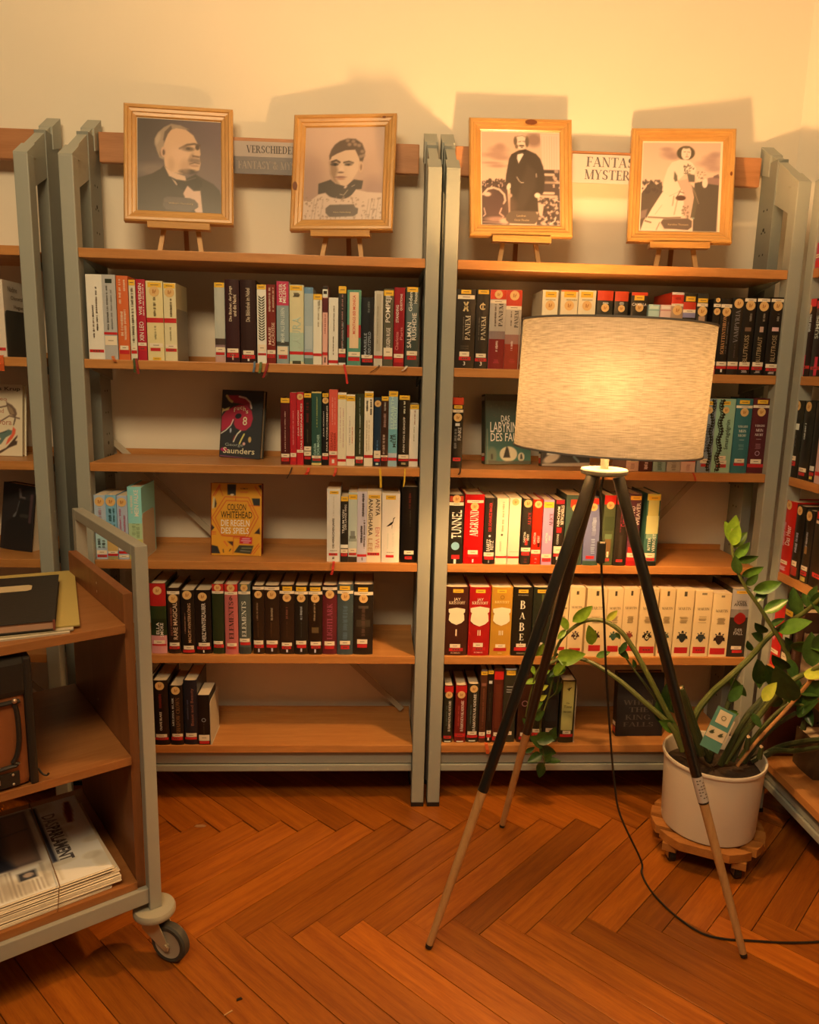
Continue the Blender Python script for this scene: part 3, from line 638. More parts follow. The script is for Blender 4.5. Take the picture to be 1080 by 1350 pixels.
(-0.271,0.022,0.195,'2a2824','p','slim black book with white sans capitals','Y 0 .07 .95|T .12 .5 e8dcc4 DER_LANGE_WEG .65 .24|T .2 .56 e8dcc4 TRAUM_VON .35 .28|C .73 .785 e0d8c4 1|L .8 .86 .95|K .865 .91'),
(-0.2484,0.0254,0.208,'bab898','p','grey green book with a smoky smudge','Y .03 .1 .95|C .55 .62 7a7a68 .5|C .62 .66 6a6a58 .7|C .66 .7 909078 .9|L .8 .86 .95|K .865 .9|C .92 1 3a3028 1'),
(-0.2224,0.0274,0.211,'c6b2a4','p','pinkish grey book with dark vertical print','S .03 .35 3a2c28 .6 .26|S .4 .8 5a4a44 .75 .2|S .48 .72 3a2c28 .45 .24|F .885 .92|S .93 .97 2a2420 .55 .2'),
(-0.1944,0.0414,0.212,'e4c490','p','peach book with tall downward lettering','Y .05 .1 .8|D .1 .62 3a2e20 ANAGIHARA .25 .3|D .66 .84 b08050 LEE .25 .3|D .1 .34 3a2e20 ANYA .75 .3|D .5 .8 c0785c EIN_WE .75 .3|K .86 .9 .85'),
(-0.151,0.052,0.207,'ead9b4','h','broad cream hardcover with a black crane','Y .03 .09 .55|M crane .43 1e1a14 .5|S .57 .8 d8c8a0 .35 .1|S .57 .8 d8c8a0 .65 .1|S .845 .855 a09070 .5 .4|K .89 .925 .45'),
(-0.094,0.047,0.227,'16130f','h','thick black hardcover next to the centre post','S .08 .28 6a2a22 .5 .14|S .3 .52 4a4034 .55 .08|L .84 .89 .6|K .915 .955 .45'),
]),
('B4',0.495,0.011,[
(-0.829,0.046,0.216,'2a3a20','h','red green and pink banded hardcover','C 0 .32 a8201c 1|C .5 .66 1c2a16 1|C .74 1 cc8270 1|G .1 .55|T .55 .72 d8d0b0 ELLA .45 .2|T .56 .76 d8d0b0 SMOKE .7 .2|L .81 .86 .7|K .865 .89 .9'),
(-0.779,0.036,0.203,'2e2018','h','black brown hardcover with tall gold capitals','L .05 .095 1|G .16 .75|S .3 .72 8a4a34 .3 .2|T .22 .78 c8a070 RARE_MAGICAL .62 .34|L .83 .885 .8|K .89 .93'),
(-0.74,0.04,0.196,'201a16','h','black hardcover with bronze winter title','G .07 .7|S .35 .68 a06a48 .3 .1|T .2 .82 b88858 MACHT.WINTERKÖNIG .6 .26|L .87 .93 .75|K .935 .98'),
(-0.699,0.047,0.197,'1a1614','h','black hardcover with cream winter title','G .1 .55|T .2 .8 c8b08c HERZ.WINTERZAUBER .55 .24|L .825 .88 .7|K .885 .93|C .94 .98 d8c8b0 .08'),
(-0.648,0.034,0.216,'26321e','h','dark green hardcover with a red seal label','C 0 .1 b02a20 1|G .05 .6|L .1 .135 1|L .815 .86 .8|K .865 .91'),
(-0.611,0.038,0.216,'b25a4a','h','terracotta hardcover with black swash capitals','C 0 .1 c02a1c 1|G .05 .6|L .105 .145 1|H .19 2a1a14 6 .25|T .24 .78 2c1a16 $ELEMENTS .5 .36|L .84 .885 .75|K .89 .925 .7'),
(-0.571,0.035,0.216,'4c524c','h','slate hardcover with cream swash capitals','C 0 .07 b8901c .5|G .05 .6|L .1 .14 1|T .24 .75 d0c8b0 $ELEMENTS .45 .36|L .775 .825 .85|K .83 .87|C .9 1 383c3a 1'),
(-0.529,0.033,0.213,'2a1e16','h','first of the look alike black volumes','L .02 .06 1|G .13 .68|S .25 .5 8a6844 .4 .16|S .53 .75 5a4028 .45 .1|L .8 .86 .85|K .865 .91|C .92 .97 c0b0a0 .15'),
(-0.495,0.044,0.213,'2c1f17','h','black brown volume with a small rust stain','L .02 .065 1|G .13 .62|S .32 .5 9a8058 .5 .16|S .53 .75 5a4028 .45 .08|L .8 .855 .75|K .86 .905 .7|C .91 .96 c0b0a0 .12'),
(-0.45,0.043,0.215,'281d17','h','black volume with a yellow label, left of three','Y .02 .08 .65|L .085 .125 1|G .18 .58|S .3 .5 7a4a38 .5 .16|S .52 .75 4a3024 .5 .08|L .83 .88 .7|K .885 .925 .65|C .93 .97 c0b0a0 .12'),
(-0.406,0.04,0.214,'1e1c19','h','blackest volume with a silver title','Y .02 .08 .75|L .085 .125 1|G .18 .62|S .3 .5 9a9484 .5 .18|S .52 .75 4a4840 .5 .06|L .8 .855 .75|K .86 .905 .7|C .91 .96 c0b0a0 .12'),
(-0.365,0.041,0.214,'211812','h','black volume with pale flecks','Y .02 .075 .75|L .08 .125 1|G .18 .62|S .25 .5 9a7a50 .45 .14|C .6 .68 5a4a30 .5|L .81 .865 .75|K .87 .91 .7|C .92 .97 c0b0a0 .12'),
(-0.323,0.043,0.216,'5a2028','h','maroon volume with raised dark lettering','C 0 .14 2a2428 1|L .03 .07 1|G .13 .6|T .26 .78 8a4450 $LIGHTLARK .5 .36|L .81 .87 .7|K .875 .92 .65'),
(-0.279,0.047,0.219,'3c4a4e','h','blue grey volume with dark scratches','Y .02 .08 .65|L .09 .13 1|G .17 .55|S .28 .78 5a6a6e .5 .34|L .8 .855 .65|K .865 .92 .55'),
(-0.231,0.059,0.219,'241f1b','h','last black volume with smoky swirls','Y .04 .1 .5|L .105 .15 .95|G .2 .44|C .3 .34 4a4438 .5|C .5 .6 3c362c .7|S .3 .74 5a4438 .5 .2|L .78 .845 .52|K .85 .9 .5'),
]),
('B5',0.206,0.003,[
(-0.839,0.008,0.213,'1c1814','h','black book half hidden by the post','S .3 .8 3a3028 .5 .2'),
(-0.83,0.046,0.207,'1c1511','h','black hardcover with red and cream capitals','G .08 .58|S .17 .42 7a2a20 .5 .2|T .48 .77 d8c8a8 OLIVIE_BLAKE .5 .14|L .83 .88 .72|K .885 .92'),
(-0.78,0.039,0.191,'1e1713','h','black hardcover with brown tall capitals','G .08 .66|T .2 .68 c8b898 $MELISSA_BLAIR .25 .14|T .2 .8 7a5230 $SHADOW_CROWN .62 .28|L .81 .86 .8|K .865 .92'),
(-0.739,0.041,0.207,'1c1e2a','h','midnight blue hardcover with rusty title','S .3 .6 4a4a5c .3 .14|T .12 .7 7a4a38 Beast_and_Beauty .65 .26|L .82 .88 .78|K .885 .92'),
(-0.697,0.035,0.161,'15110f','p','small black paperback with ring emblem','M ring .5 8a8478 .36|S .57 .8 4a4238 .5 .1|L .8 .92 .9|K .925 .98'),
]),
('C1',1.352,0.008,[
(0.045,0.055,0.215,'2c2620','h','thick black volume with large gold cross emblem','Y .01 .06 .5|L .075 .125 .85|M cross .22 d8b878 .36|T .33 .64 c8b48c $PANEM .62 .26|S .35 .64 7a6a50 .4 .06|H .72 6a5c48 SUZANNE .4|H .75 6a5c48 COLLINS .4|L .79 .85 .5|K .855 .9 .6|H .94 e8dcc8 3 .1'),
(0.102,0.035,0.216,'302a24','h','slimmer black volume with gold letter emblem','Y .01 .06 .85|M cee .22 d8b878 .5|T .34 .64 c8b48c $PANEM .6 .36|S .35 .64 7a6a50 .25 .08|L .81 .86 .8|K .87 .91 .95|H .94 e8dcc8 3 .16'),
(0.14,0.045,0.216,'b6a68e','h','pale spine volume fading into dark red','C 0 .12 c83a1c 1|G .06 .5|L .13 .17 1|T .17 .46 2a2018 $PANEM .68 .26|S .18 .46 5a4a3a .35 .12|C .52 .62 8c7468 1|C .62 1 7e1c1e 1|S .64 .78 d8b8a0 .5 .16|S .88 .93 a83038 .5 .4'),
(0.186,0.044,0.217,'beaa8e','h','pale spine volume fading into rust red','C 0 .2 c03a20 1|G .07 .6|L .2 .245 1|T .26 .47 2a2018 $PANEM .68 .26|S .26 .46 5a4a3a .35 .1|C .56 .68 a0705c 1|C .68 1 96321e 1|S .64 .76 e0c0a8 .45 .14|S .87 .92 b84030 .5 .4'),
(0.287,0.044,0.2195,'e6d2a4','p','cream book above the lampshade, first of three','Y .02 .09 .7|S .11 .13 a09068 .5 .6|G .19 .7'),
(0.338,0.048,0.2205,'e4cc9c','p','cream book above the lampshade, middle of three','C 0 .02 c06030 1|Y .02 .09 .7|S .11 .13 a09068 .6 .6|G .19 .7'),
(0.389,0.049,0.222,'e6d0a0','p','cream book above the lampshade, last of three','Y .02 .09 .7|S .11 .13 a09068 .5 .6|G .19 .7'),
(0.443,0.045,0.2225,'2c2e28','h','red topped dark book with white initials, left','C 0 .12 c83c1a 1|S .13 .16 d8d0b8 .5 .4|G .21 .5'),
(0.492,0.039,0.2215,'2e2e2a','h','red topped dark book with white initials, right','C 0 .12 c4401c 1|S .13 .16 d8d0b8 .5 .4|G .21 .5'),
(0.539,0.046,0.2205,'2a2824','h','dark book with white name below yellow label','C 0 .04 c83c1a 1|Y .04 .1 .6|H .15 e8e0d0 CAMILLA .9|G .19 .5'),
(0.59,0.031,0.1885,'b4c8b4','p','short mint book peeping over the lampshade','C .02 .06 d8e0d0 .8|C .07 .09 90b0a0 1'),
(0.623,0.03,0.1885,'e0bca4','p','short pink book peeping over the lampshade','C .02 .06 f0d8c8 .8|C .07 .09 c89080 1'),
(0.6536,0.0344,0.2235,'c8341c','h','red book with white band and seal, right of pink','C 0 .03 e0c8b0 1|S .06 .09 8a2018 .5 .5|L .14 .17 1|C .17 .4 a88868 1|G .22 .8'),
(0.69,0.037,0.2225,'2c2820','h','dark book with yellow label over red label','Y .04 .1 .75|C .11 .2 c4381e 1|L .2 .24 1|C .24 .3 9088a0 1'),
(0.729,0.031,0.2225,'34322e','h','dark book with broad pale seal at shade rim','Y .06 .11 .9|L .12 .16 1|G .22 .9|C .28 .4 a88868 .6'),
(0.776,0.021,0.21,'221e1a','h','black book just right of the lampshade','G .02 .6|L .07 .11 1|G .17 .9|L .83 .88 .9|K .885 .93|C .93 1 b05a4a 1'),
(0.8,0.031,0.21,'201c18','h','black book with orange gothic title','L .07 .115 1|G .17 .8|T .22 .73 c08850 $SCHATTENTHRON .4 .3|S .3 .72 7a7064 .75 .1|L .83 .885 .95|F .89 .925|C .93 .97 e0d8c8 .16'),
(0.8316,0.0314,0.214,'2a2622','h','charcoal book with grey capitals','G .075 .85|T .16 .58 7a7268 $VAMPYRIA .5 .4|S .6 .78 5a4a44 .5 .14|L .83 .885 .95|F .89 .925'),
(0.865,0.036,0.215,'1e1a16','h','black book with copper title, left of three','L .01 .05 .9|G .1 .75|S .2 .3 9a8a70 .6 .2|C .38 .43 7a5a44 .5|T .48 .84 9a8058 BLUTKUSS .45 .36|L .83 .885 .85|K .89 .93|S .94 .97 b0a090 .5 .5'),
(0.904,0.036,0.216,'1c1a18','h','black book with copper title, middle of three','L .01 .05 1|G .11 .75|S .2 .3 9a8a70 .6 .2|C .37 .44 c09a80 .3|T .5 .84 9a8058 BLUTBRAUT .45 .34|L .83 .885 .85|K .89 .93|S .94 .97 b0a090 .5 .5'),
(0.941,0.039,0.218,'1e1815','h','black book with pink flower, right of three','L .02 .06 .95|G .11 .75|S .2 .3 9a8a70 .6 .2|C .38 .43 e0b0a0 .5|T .48 .82 9a8058 BLUTROSE .5 .34|L .85 .9 .85|K .905 .94|S .95 .98 b0a090 .5 .5'),
]),
('C2',1.066,0.019,[
(0.046,0.032,0.203,'201c16','h','slim black book alone beside the centre post','C 0 .1 c03a1c 1|Y .11 .155 .75|L .17 .21 .95|G .28 .75|C .36 .4 d8d0c0 .4|T .42 .6 c0b8a8 FUNKE .7 .3|S .44 .72 8a8478 .35 .24|K .85 .9 .7'),
(0.564,0.037,0.2,'dcb4a0','p','short pale book under the shade, first','C 0.781 0.827 c83a48 .8|L 0.834 0.862 .8|S 0.885 0.977 b08478 .5 .4'),
(0.603,0.039,0.2,'4a1c1e','p','short dark red book under the shade','C 0.781 0.827 d83a58 .7|S 0.862 0.977 e0c0b8 .5 .3'),
(0.645,0.038,0.2,'8ca4a0','p','short blue green book under the shade','C 0.777 0.824 c83a40 .8|S 0.859 0.977 4a6460 .5 .4'),
(0.686,0.04,0.2,'b4aa9c','p','short grey book under the shade','C 0.777 0.824 b83438 .8|S 0.859 0.977 7a7068 .5 .4'),
(0.728,0.043,0.2,'e0b8a0','p','short pink book under the shade, last','C 0.800 0.847 c83028 .95|S 0.883 0.977 c08878 .5 .3'),
(0.775,0.043,0.215,'8c989c','p','blue grey paperback with a black climbing vine','Y .03 .08 .6|G .15 .5|T .34 .72 2a2c34 Saphirblau .55 .36|M vine .5 20241e .9|L .81 .87 .6|K .88 .92 .5'),
(0.82,0.056,0.216,'98ba98','p','mint green paperback with a black climbing vine','Y .03 .08 .4|G .15 .35|T .28 .68 2a3a2c Smaragdgrün .7 .3|M vine .5 20241e .2|L .77 .82 .5|L .83 .88 .5|K .885 .93 .5'),
(0.878,0.049,0.218,'366c70','h','teal hardcover with three stacked white words','Y .02 .07 .6|L .09 .125 1|G .18 .5|H .37 d8d4bc $VERGISS .6|H .43 d8d4bc $MEIN .45|H .49 d8d4bc $NICHT .5|H .55 a8b0a0 ~ .3|S .61 .68 6a9490 .5 .4|L .805 .86 .6|K .865 .9 .65'),
(0.929,0.049,0.22,'54222c','h','plum hardcover with three stacked white words','Y .02 .07 .65|L .09 .125 1|G .18 .5|H .36 d8c4b8 $VERGISS .6|H .42 d8c4b8 $MEIN .45|H .48 d8c4b8 $NICHT .5|H .54 b09a90 ~ .3|S .6 .67 8a5a60 .5 .4|M ring .73 b09098 .3|L .81 .87 .65|F .875 .92'),
]),
('C3',0.783,0.003,[
(0.044,0.044,0.207,'26241e','h','black hardcover with jagged cream title and moon','C .02 .1 c04020 .9|G .06 .55|L .11 .155 .95|T .22 .63 e8e0c0 TUNNEL .55 .66|M disc .74 8ab4b0 .55|K .87 .93 .55|C .93 1 e0d8c0 .16'),
(0.091,0.057,0.208,'b8120e','h','bulky bright red hardcover','L .08 .12 .85|G .17 .42|T .22 .6 ecdcb8 $ABGRUND .5 .42|L .8 .86 .52|K .865 .9 .55|C .93 .98 f0d0c0 .08'),
(0.15,0.033,0.199,'2a2622','h','black hardcover with red capitals','T .07 .5 c8302a DER_SCHWARZE_MAGIER .5 .26|M disc .57 d8d0c0 .2|T .62 .8 e8e0c8 BAARTZ .4 .3|T .64 .78 e8e0c8 REITZ .72 .3|L .82 .88 .9|K .885 .93|C .94 .98 8a8478 .1'),
(0.186,0.034,0.198,'eedaa0','p','cream book with thin red belt line','S .04 .5 b0a070 .55 .2|M disc .55 6a6048 .2|S .62 .8 d0c090 .4 .2|F .875 .905'),
(0.222,0.034,0.2,'ead2a0','p','plain cream book with gold seal','G .06 .6|S .8 .81 c0b080 .5 .7|F .875 .905'),
(0.262,0.028,0.198,'2c2a26','h','black book with red swash name','G .07 .85|T .2 .4 b0302c $ALICE .75 .34|T .5 .66 e0d4bc CHRISTINA .3 .22|T .53 .63 e0d4bc HENRY .65 .24|C .6 .7 b02c24 .3|L .74 .8 1|K .81 .86|S .9 .97 6a2a28 .5 .4'),
(0.292,0.029,0.196,'c2260c','h','scarlet book with black scribble','G .07 .75|T .5 .68 f0d0b0 CHRISTINA .3 .22|T .55 .66 f0d0b0 HENRY .7 .24|S .6 .72 2a1410 .75 .3|L .77 .83 .95|K .84 .88|S .9 .97 e0a090 .5 .3'),
(0.323,0.031,0.196,'c292a2','h','lilac book with a yellow band','Y .03 .12 .95|T .2 .4 3a2830 $ALICE .75 .34|T .5 .66 e8d4cc CHRISTINA .4 .2|T .54 .62 e8d4cc HENRY .7 .2|L .83 .89 .95|K .895 .95'),
(0.357,0.03,0.196,'2a241e','h','black book with chunky cream capitals','C 0 .06 a0202c .8|D .08 .38 ece0c0 STEINTALER .75 .3|D .1 .4 ece0c0 MÄRCHEN .4 .28|C .42 .5 b82020 .5|T .52 .68 c8bca0 CORINNE .4 .2|L .71 .82 .85|K .83 .87|C .87 .92 e0d8c0 .3'),
(0.39,0.055,0.211,'3a4e46','h','dark teal hardcover behind the lamp leg','C .06 .17 c83a18 .55|G .18 .4'),
(0.448,0.046,0.203,'6c6c84','h','violet blue hardcover right of the lamp leg','C 0 .09 c8301c .8|G .13 .5|S .28 .55 b0b0b0 .6 .3|S .6 .82 b0b8b8 .6 .3|K .855 .9 .55|C .93 1 3c5448 1'),
(0.504,0.035,0.212,'4c5438','h','mossy green brown hardcover','C 0 .13 c8241a 1|G .14 .65|C .3 .5 3c4830 .8|C .55 .62 6a7a4c .6|C .62 .85 7a5a34 .5|L .8 .88 .16|K .9 .94 .45'),
(0.541,0.036,0.206,'2a2620','h','black hardcover with red script','C 0 .1 c8241a 1|T .25 .42 c03040 Cursed .6 .4|S .2 .5 8a3038 .4 .1|C .55 .9 3a342c .3|K .905 .945 .55'),
(0.58,0.034,0.218,'5a3040','h','purple red hardcover with slanting white words','Y .03 .085 .95|T .12 .44 ece0d0 WEAVER .75 .36|T .17 .3 ece0d0 AND .3 .32|C .45 .55 b03428 .5|C .74 .82 c83020 .8|L .82 .88 .9|F .885 .93|C .93 1 b01c1c 1'),
(0.632,0.04,0.218,'3c6456','h','last hardcover with yellow and green painting','C 0 .09 e4c24c 1|C .09 .3 d8c468 .8|C .3 .55 e0d080 .9|C .55 .62 88a078 .8|Y .03 .08 .8|T .55 .8 e8dcb8 VERROST .7 .24|T .6 .78 e8dcb8 RITTER .35 .2|L .82 .885 .78|K .89 .93 .8|C .94 1 1e201c 1'),
]),
('C4',0.495,0.008,[
(0.044,0.069,0.215,'3c1e18','h','dark brown tome with cream shield','Y .03 .08 .45|H .18 e0c498 JAY .3|H .225 e0c498 $KRISTOFF .7|M shield .42 ecd8ac .72|H .66 e0c498 I .06|L .83 .885 .46|K .89 .935 .62|H .96 c09870 ROMAN .4'),
(0.116,0.064,0.215,'a01a18','h','deep red tome with cream shield','Y .03 .08 .45|H .18 e8c8a0 JAY .3|H .225 e8c8a0 $KRISTOFF .75|M shield .42 ecd8ac .9|H .66 e8c8a0 II .14|L .81 .87 .46|K .875 .925 .6|H .95 d8a080 ROMAN .4'),
(0.183,0.063,0.215,'ba862a','h','ochre tome with cream shield','Y .03 .08 .45|M ring .14 8a6420 .2|H .21 e0c078 $KRISTOFF .7|M shield .42 ecd8ac .85|H .66 ecd8ac III .2|L .83 .88 .48|K .885 .93 .62|H .96 e0c080 ROMAN .2'),
(0.248,0.059,0.216,'201c16','h','black tome with wide stacked serif letters','Y .03 .08 .5|H .11 a09478 R.F.KUANG .5|H .25 e0d0ac $B .26|H .41 e0d0ac $A .3|H .57 e0d0ac $B .26|H .72 e0d0ac $E .22|H .82 e0d0ac $L .1|L .82 .87 .5|K .875 .925 .65|S .95 .97 8a7a60 .5 .4'),
(0.31,0.055,0.216,'262c24','h','black green tome behind the lamp legs','Y .03 .08 .55|C .1 .2 5a6434 .1|L .8 .87 .3|K .88 .92 .5'),
(0.385,0.032,0.216,'e8c88c','p','cream saga volume partly behind the lamp leg','C .05 .1 4a4434 .16|S .28 .3 7a6a48 .5 .7|S .4 .48 b09868 .5 .5|M emblem .7 4a3a2c .5|K .86 .91 .7'),
(0.42,0.046,0.217,'e8ca92','p','cream saga volume with crest two','C .05 .1 4a4434 .16|H .28 7a6a48 $MARTIN .7|S .4 .48 b09868 .5 .5|M emblem .7 4a3430 .55|H .7 e8ca92 2 .2|K .88 .92 .75'),
(0.473,0.061,0.214,'e9cb94','p','cream saga volume with crest three','C .03 .1 4a4434 .14|H .28 7a6a48 $MARTIN .7|S .4 .5 b09868 .5 .5|M emblem .7 4a3430 .5|K .83 .92 .6'),
(0.536,0.048,0.214,'e9cb94','p','cream saga volume with green crest','C .03 .1 4a4434 .14|H .28 7a6a48 $MARTIN .7|S .4 .5 b09868 .5 .5|M emblem .7 3c5a48 .55|K .84 .93 .7'),
(0.586,0.047,0.215,'e9cb94','p','cream saga volume with russet crest','C .03 .1 4a4434 .14|H .28 7a6a48 $MARTIN .75|S .4 .5 b09868 .5 .5|M emblem .69 8a4030 .5|K .84 .92 .8'),
(0.638,0.054,0.215,'eacb92','p','cream saga volume with crest six left of leg','C .03 .1 4a4434 .14|H .28 7a6a48 $MARTIN .7|S .4 .5 b09868 .5 .5|M emblem .7 2e2a24 .55|H .7 eacb92 6 .2|K .85 .95 .85'),
(0.699,0.045,0.215,'eacb92','p','cream saga volume behind the right lamp leg','C .03 .1 4a4434 .16|H .28 7a6a48 $MARTIN .75|S .4 .5 b09868 .5 .5|M emblem .7 4a5a4c .55|K .86 .95 .8'),
(0.748,0.055,0.214,'eacb92','p','cream saga volume with crest right of leg','C .03 .1 4a4434 .16|H .28 7a6a48 $MARTIN .7|S .4 .5 b09868 .5 .5|M emblem .71 2e3434 .62|K .86 .95 .75'),
(0.808,0.052,0.21,'eacb92','p','cream saga volume second before the grey one','C .03 .06 8a7a58 .3|H .27 7a6a48 $MARTIN .7|S .38 .48 b09868 .5 .5|M emblem .71 3c4444 .58|K .85 .95 .75'),
(0.864,0.055,0.203,'eacb92','p','last cream saga volume with red eyed crest','C .03 .06 8a7a58 .2|H .27 7a6a48 $MARTIN .7|S .38 .48 b09868 .5 .5|M emblem .72 3a2c28 .66|K .86 .96 .85'),
(0.921,0.058,0.218,'2f2b27','h','silver and black volume with red wax seal','C 0 .3 aaa49a 1|C .3 .42 807a72 1|Y .03 .07 .6|H .19 3a3630 VON .5|H .23 3a3630 ANWIL .75|M wax .43 8a1a18 .62|H .6 a8a498 DER .4|H .65 a8a498 FALL .5|L .84 .89 .55|K .9 .94 .55'),
]),
('C5',0.206,0.016,[
(0.051,0.028,0.188,'24261e','h','dark hardcover with white academy title, left','C .01 .12 b8201c .95|G .16 .8|T .26 .8 e0d8c8 $DÄMONENAKADEMIE .6 .3|S .35 .7 5a6a58 .3 .1|K .88 .93 .85|C .97 .99 d8d0c0 .7'),
(0.086,0.035,0.189,'6c1a18','h','dark red hardcover with white academy title','C .01 .13 b8201c .95|G .16 .68|T .26 .8 e8d8c8 $DÄMONENAKADEMIE .6 .28|S .35 .7 a04038 .3 .1|K .84 .9 .95|C .97 .99 d8d0c0 .6'),
(0.124,0.035,0.193,'23251f','h','dark hardcover with white academy title, right','G .08 .7|T .16 .8 e0d8c8 $DÄMONENAKADEMIE .6 .28|S .35 .7 5a6a58 .3 .1|L .81 .87 .8|F .875 .92|C .96 .98 d8d0c0 .6'),
(0.162,0.02,0.24,'4c2c1e','h','leathery brown narrow hardcover','C 0 .02 8a7060 .8|Y .02 .07 1|C .18 .22 8a5a40 .7|S .25 .8 7a4c34 .5 .3|L .855 .905 .95|F .91 .94'),
(0.184,0.017,0.238,'1d1915','h','narrow black hardcover with pale emblem','Y 0 .05 1|C .14 .18 d0c8b8 .6|S .3 .7 4a4034 .5 .16|L .83 .88 .8|K .885 .93|C .93 .97 e0d8c8 .3'),
(0.203,0.03,0.242,'4c2018','h','red brown hardcover with red label','C .03 .14 c02018 .95|C .2 .8 5a2a1c .6|L .86 .91 .7|K .92 .97 .8'),
(0.235,0.04,0.244,'2e3028','h','dark hardcover with pale ring bands','C 0 .02 c0b8a8 .8|Y .03 .09 .7|C .24 .25 b0a890 .6|C .28 .29 b0a890 .6|C .31 .32 b0a890 .6|L .85 .9 .6'),
(0.282,0.04,0.236,'3c2218','h','brown ornate hardcover behind the lamp leg','M ring .45 a06a5a .5|L .86 .91 .5|K .92 .96 .7'),
(0.325,0.036,0.236,'28281e','h','black green hardcover behind trailing leaves','C .5 .6 4a5a2c .6|L .81 .86 .75|K .865 .92 .85'),
(0.364,0.045,0.237,'22282c','h','blue black hardcover behind trailing leaves','C .4 .7 2c363a .7|L .8 .855 .62|K .86 .915 .8'),
(0.414,0.046,0.207,'2a2a1c','h','black hardcover with pale green title panel','C .02 .8 a8a058 .78|M birdy .14 20241a .4|H .36 2c2c1c Die .2|H .42 2c2c1c Tinte .55|H .5 2c2c1c der_Stille .55|L .81 .86 .55|K .865 .91 .88'),
]),
]
DROWS=[
('D1',1.644,1.026,[
(0.027,0.05,0.067,'a83848','h','pink red book at the right picture edge, top','L .45 .6|K .7 .95'),
]),
('D2',1.352,1.026,[
(0.012,0.052,0.211,'2a1c1c','h','black book with red tape cross and red top, left','C 0 .1 c8302c 1|G .13 .7|T .2 .5 c8c0b4 SUMPF .3 .3|S .2 .42 c8c0b4 .7 .2|K .86 .9 1|C .72 .98 c82c40 .28'),
(0.068,0.065,0.204,'281c1c','h','black book with red tape cross and red top, right','C 0 .1 c8302c 1|G .13 .6|T .2 .5 c8c0b4 SUMPF .3 .3|K .87 .91 .9|C .74 .99 c82c40 .22'),
]),
('D3',1.066,1.026,[
(0.017,0.05,0.219,'25241f','h','black book with twin gold seals','G .07 .9|C .3 .38 d8d4c8 .6|S .45 .6 5a5a54 .5 .4|L .72 .78 .7|K .79 .85 .6'),
(0.071,0.051,0.219,'23221e','h','black book with half hidden gold seal','G .07 .7|S .28 .5 c8c4b8 .4 .2|L .85 .9 .7|K .91 .95 .6'),
(0.125,0.03,0.217,'201f1c','h','narrow black book with yellow dot','C .8 .86 e0d8c8 .7|K .88 .92 .7|C .93 .97 d0b040 .5'),
(0.159,0.05,0.213,'c89a80','p','pale salmon book at the right picture edge','K .85 .9 .9'),
]),
('D4',0.783,1.026,[
(0.022,0.068,0.215,'c01c14','h','glossy scarlet book with white gothic title','G .06 .5|T .33 .6 e8d0c0 Das_Heer .65 .32|S .3 .62 e0a090 .35 .2|L .82 .87 .6|S .9 .96 e8b0a0 .5 .5'),
(0.093,0.042,0.211,'22201c','h','black book with red foot and silver title','G .07 .6|S .35 .65 b8b0a8 .5 .3|L .76 .83 .6|C .84 .96 b02c20 .7'),
(0.139,0.039,0.206,'24211c','h','black book with bronze burst and red label','G .08 .7|S .3 .5 b0a08c .5 .26|C .5 .6 a07038 .3|L .77 .83 .8|K .84 .9 .8|C .92 .98 c8a040 .6'),
(0.182,0.08,0.21,'1e1a16','h','broad black book with red label at right edge','C 0 .1 c02818 .8|L .12 .16 .8|G .2 .5|K .8 .86 .6'),
]),
('D5',0.495,1.026,[
(0.012,0.077,0.202,'c41a14','h','tall red book behind the plant leaves','L .74 .8 .7|S .3 .6 e0a090 .5 .2'),
(0.093,0.047,0.21,'2a2420','h','black book with white portrait behind leaves','Y .08 .16 .8|C .4 .52 e0d8c8 .7|L .7 .8 .6|K .82 .9 .7'),
(0.144,0.045,0.208,'4a2a24','h','brown book behind the plant leaves','S .2 .7 a07860 .5 .3'),
]),
]

for rows, corner in ((ROWS, 0), (DROWS, 1)):
    for key, z, yp, lst in rows:
        TINT, GAIN = TN[key]
        for i, (x, w, h, hexc, kind, desc, dec) in enumerate(lst):
            n = i+{'B2': 1, 'B3': int(i > 3), 'C2': 2*int(i > 0)}.get(key, 0)          # books shown face on count too
            lab = '%s, %s from left, %s' % (desc, ORD[n], PL_[key])
            if len(lab.split()) > 16: lab = '%s, %s, %s' % (desc, ORD[n], PL_[key])
            if len(lab.split()) > 16: lab = '%s, %s' % (desc, PL_[key])
            jit = rnd.uniform(0, .004) if z < 1.2 else rnd.uniform(-.003, .003)
            if corner: book((yp+jit, -x, z+.0002), -math.pi/2, w, h, hexc, kind, lab, dec, group='books, '+PL_[key])
            else: book((x, yp+jit, z+.0002), 0, w, h, hexc, kind, lab, dec, group='books, '+PL_[key])
TINT, GAIN = [1, .78, .5], 1.0

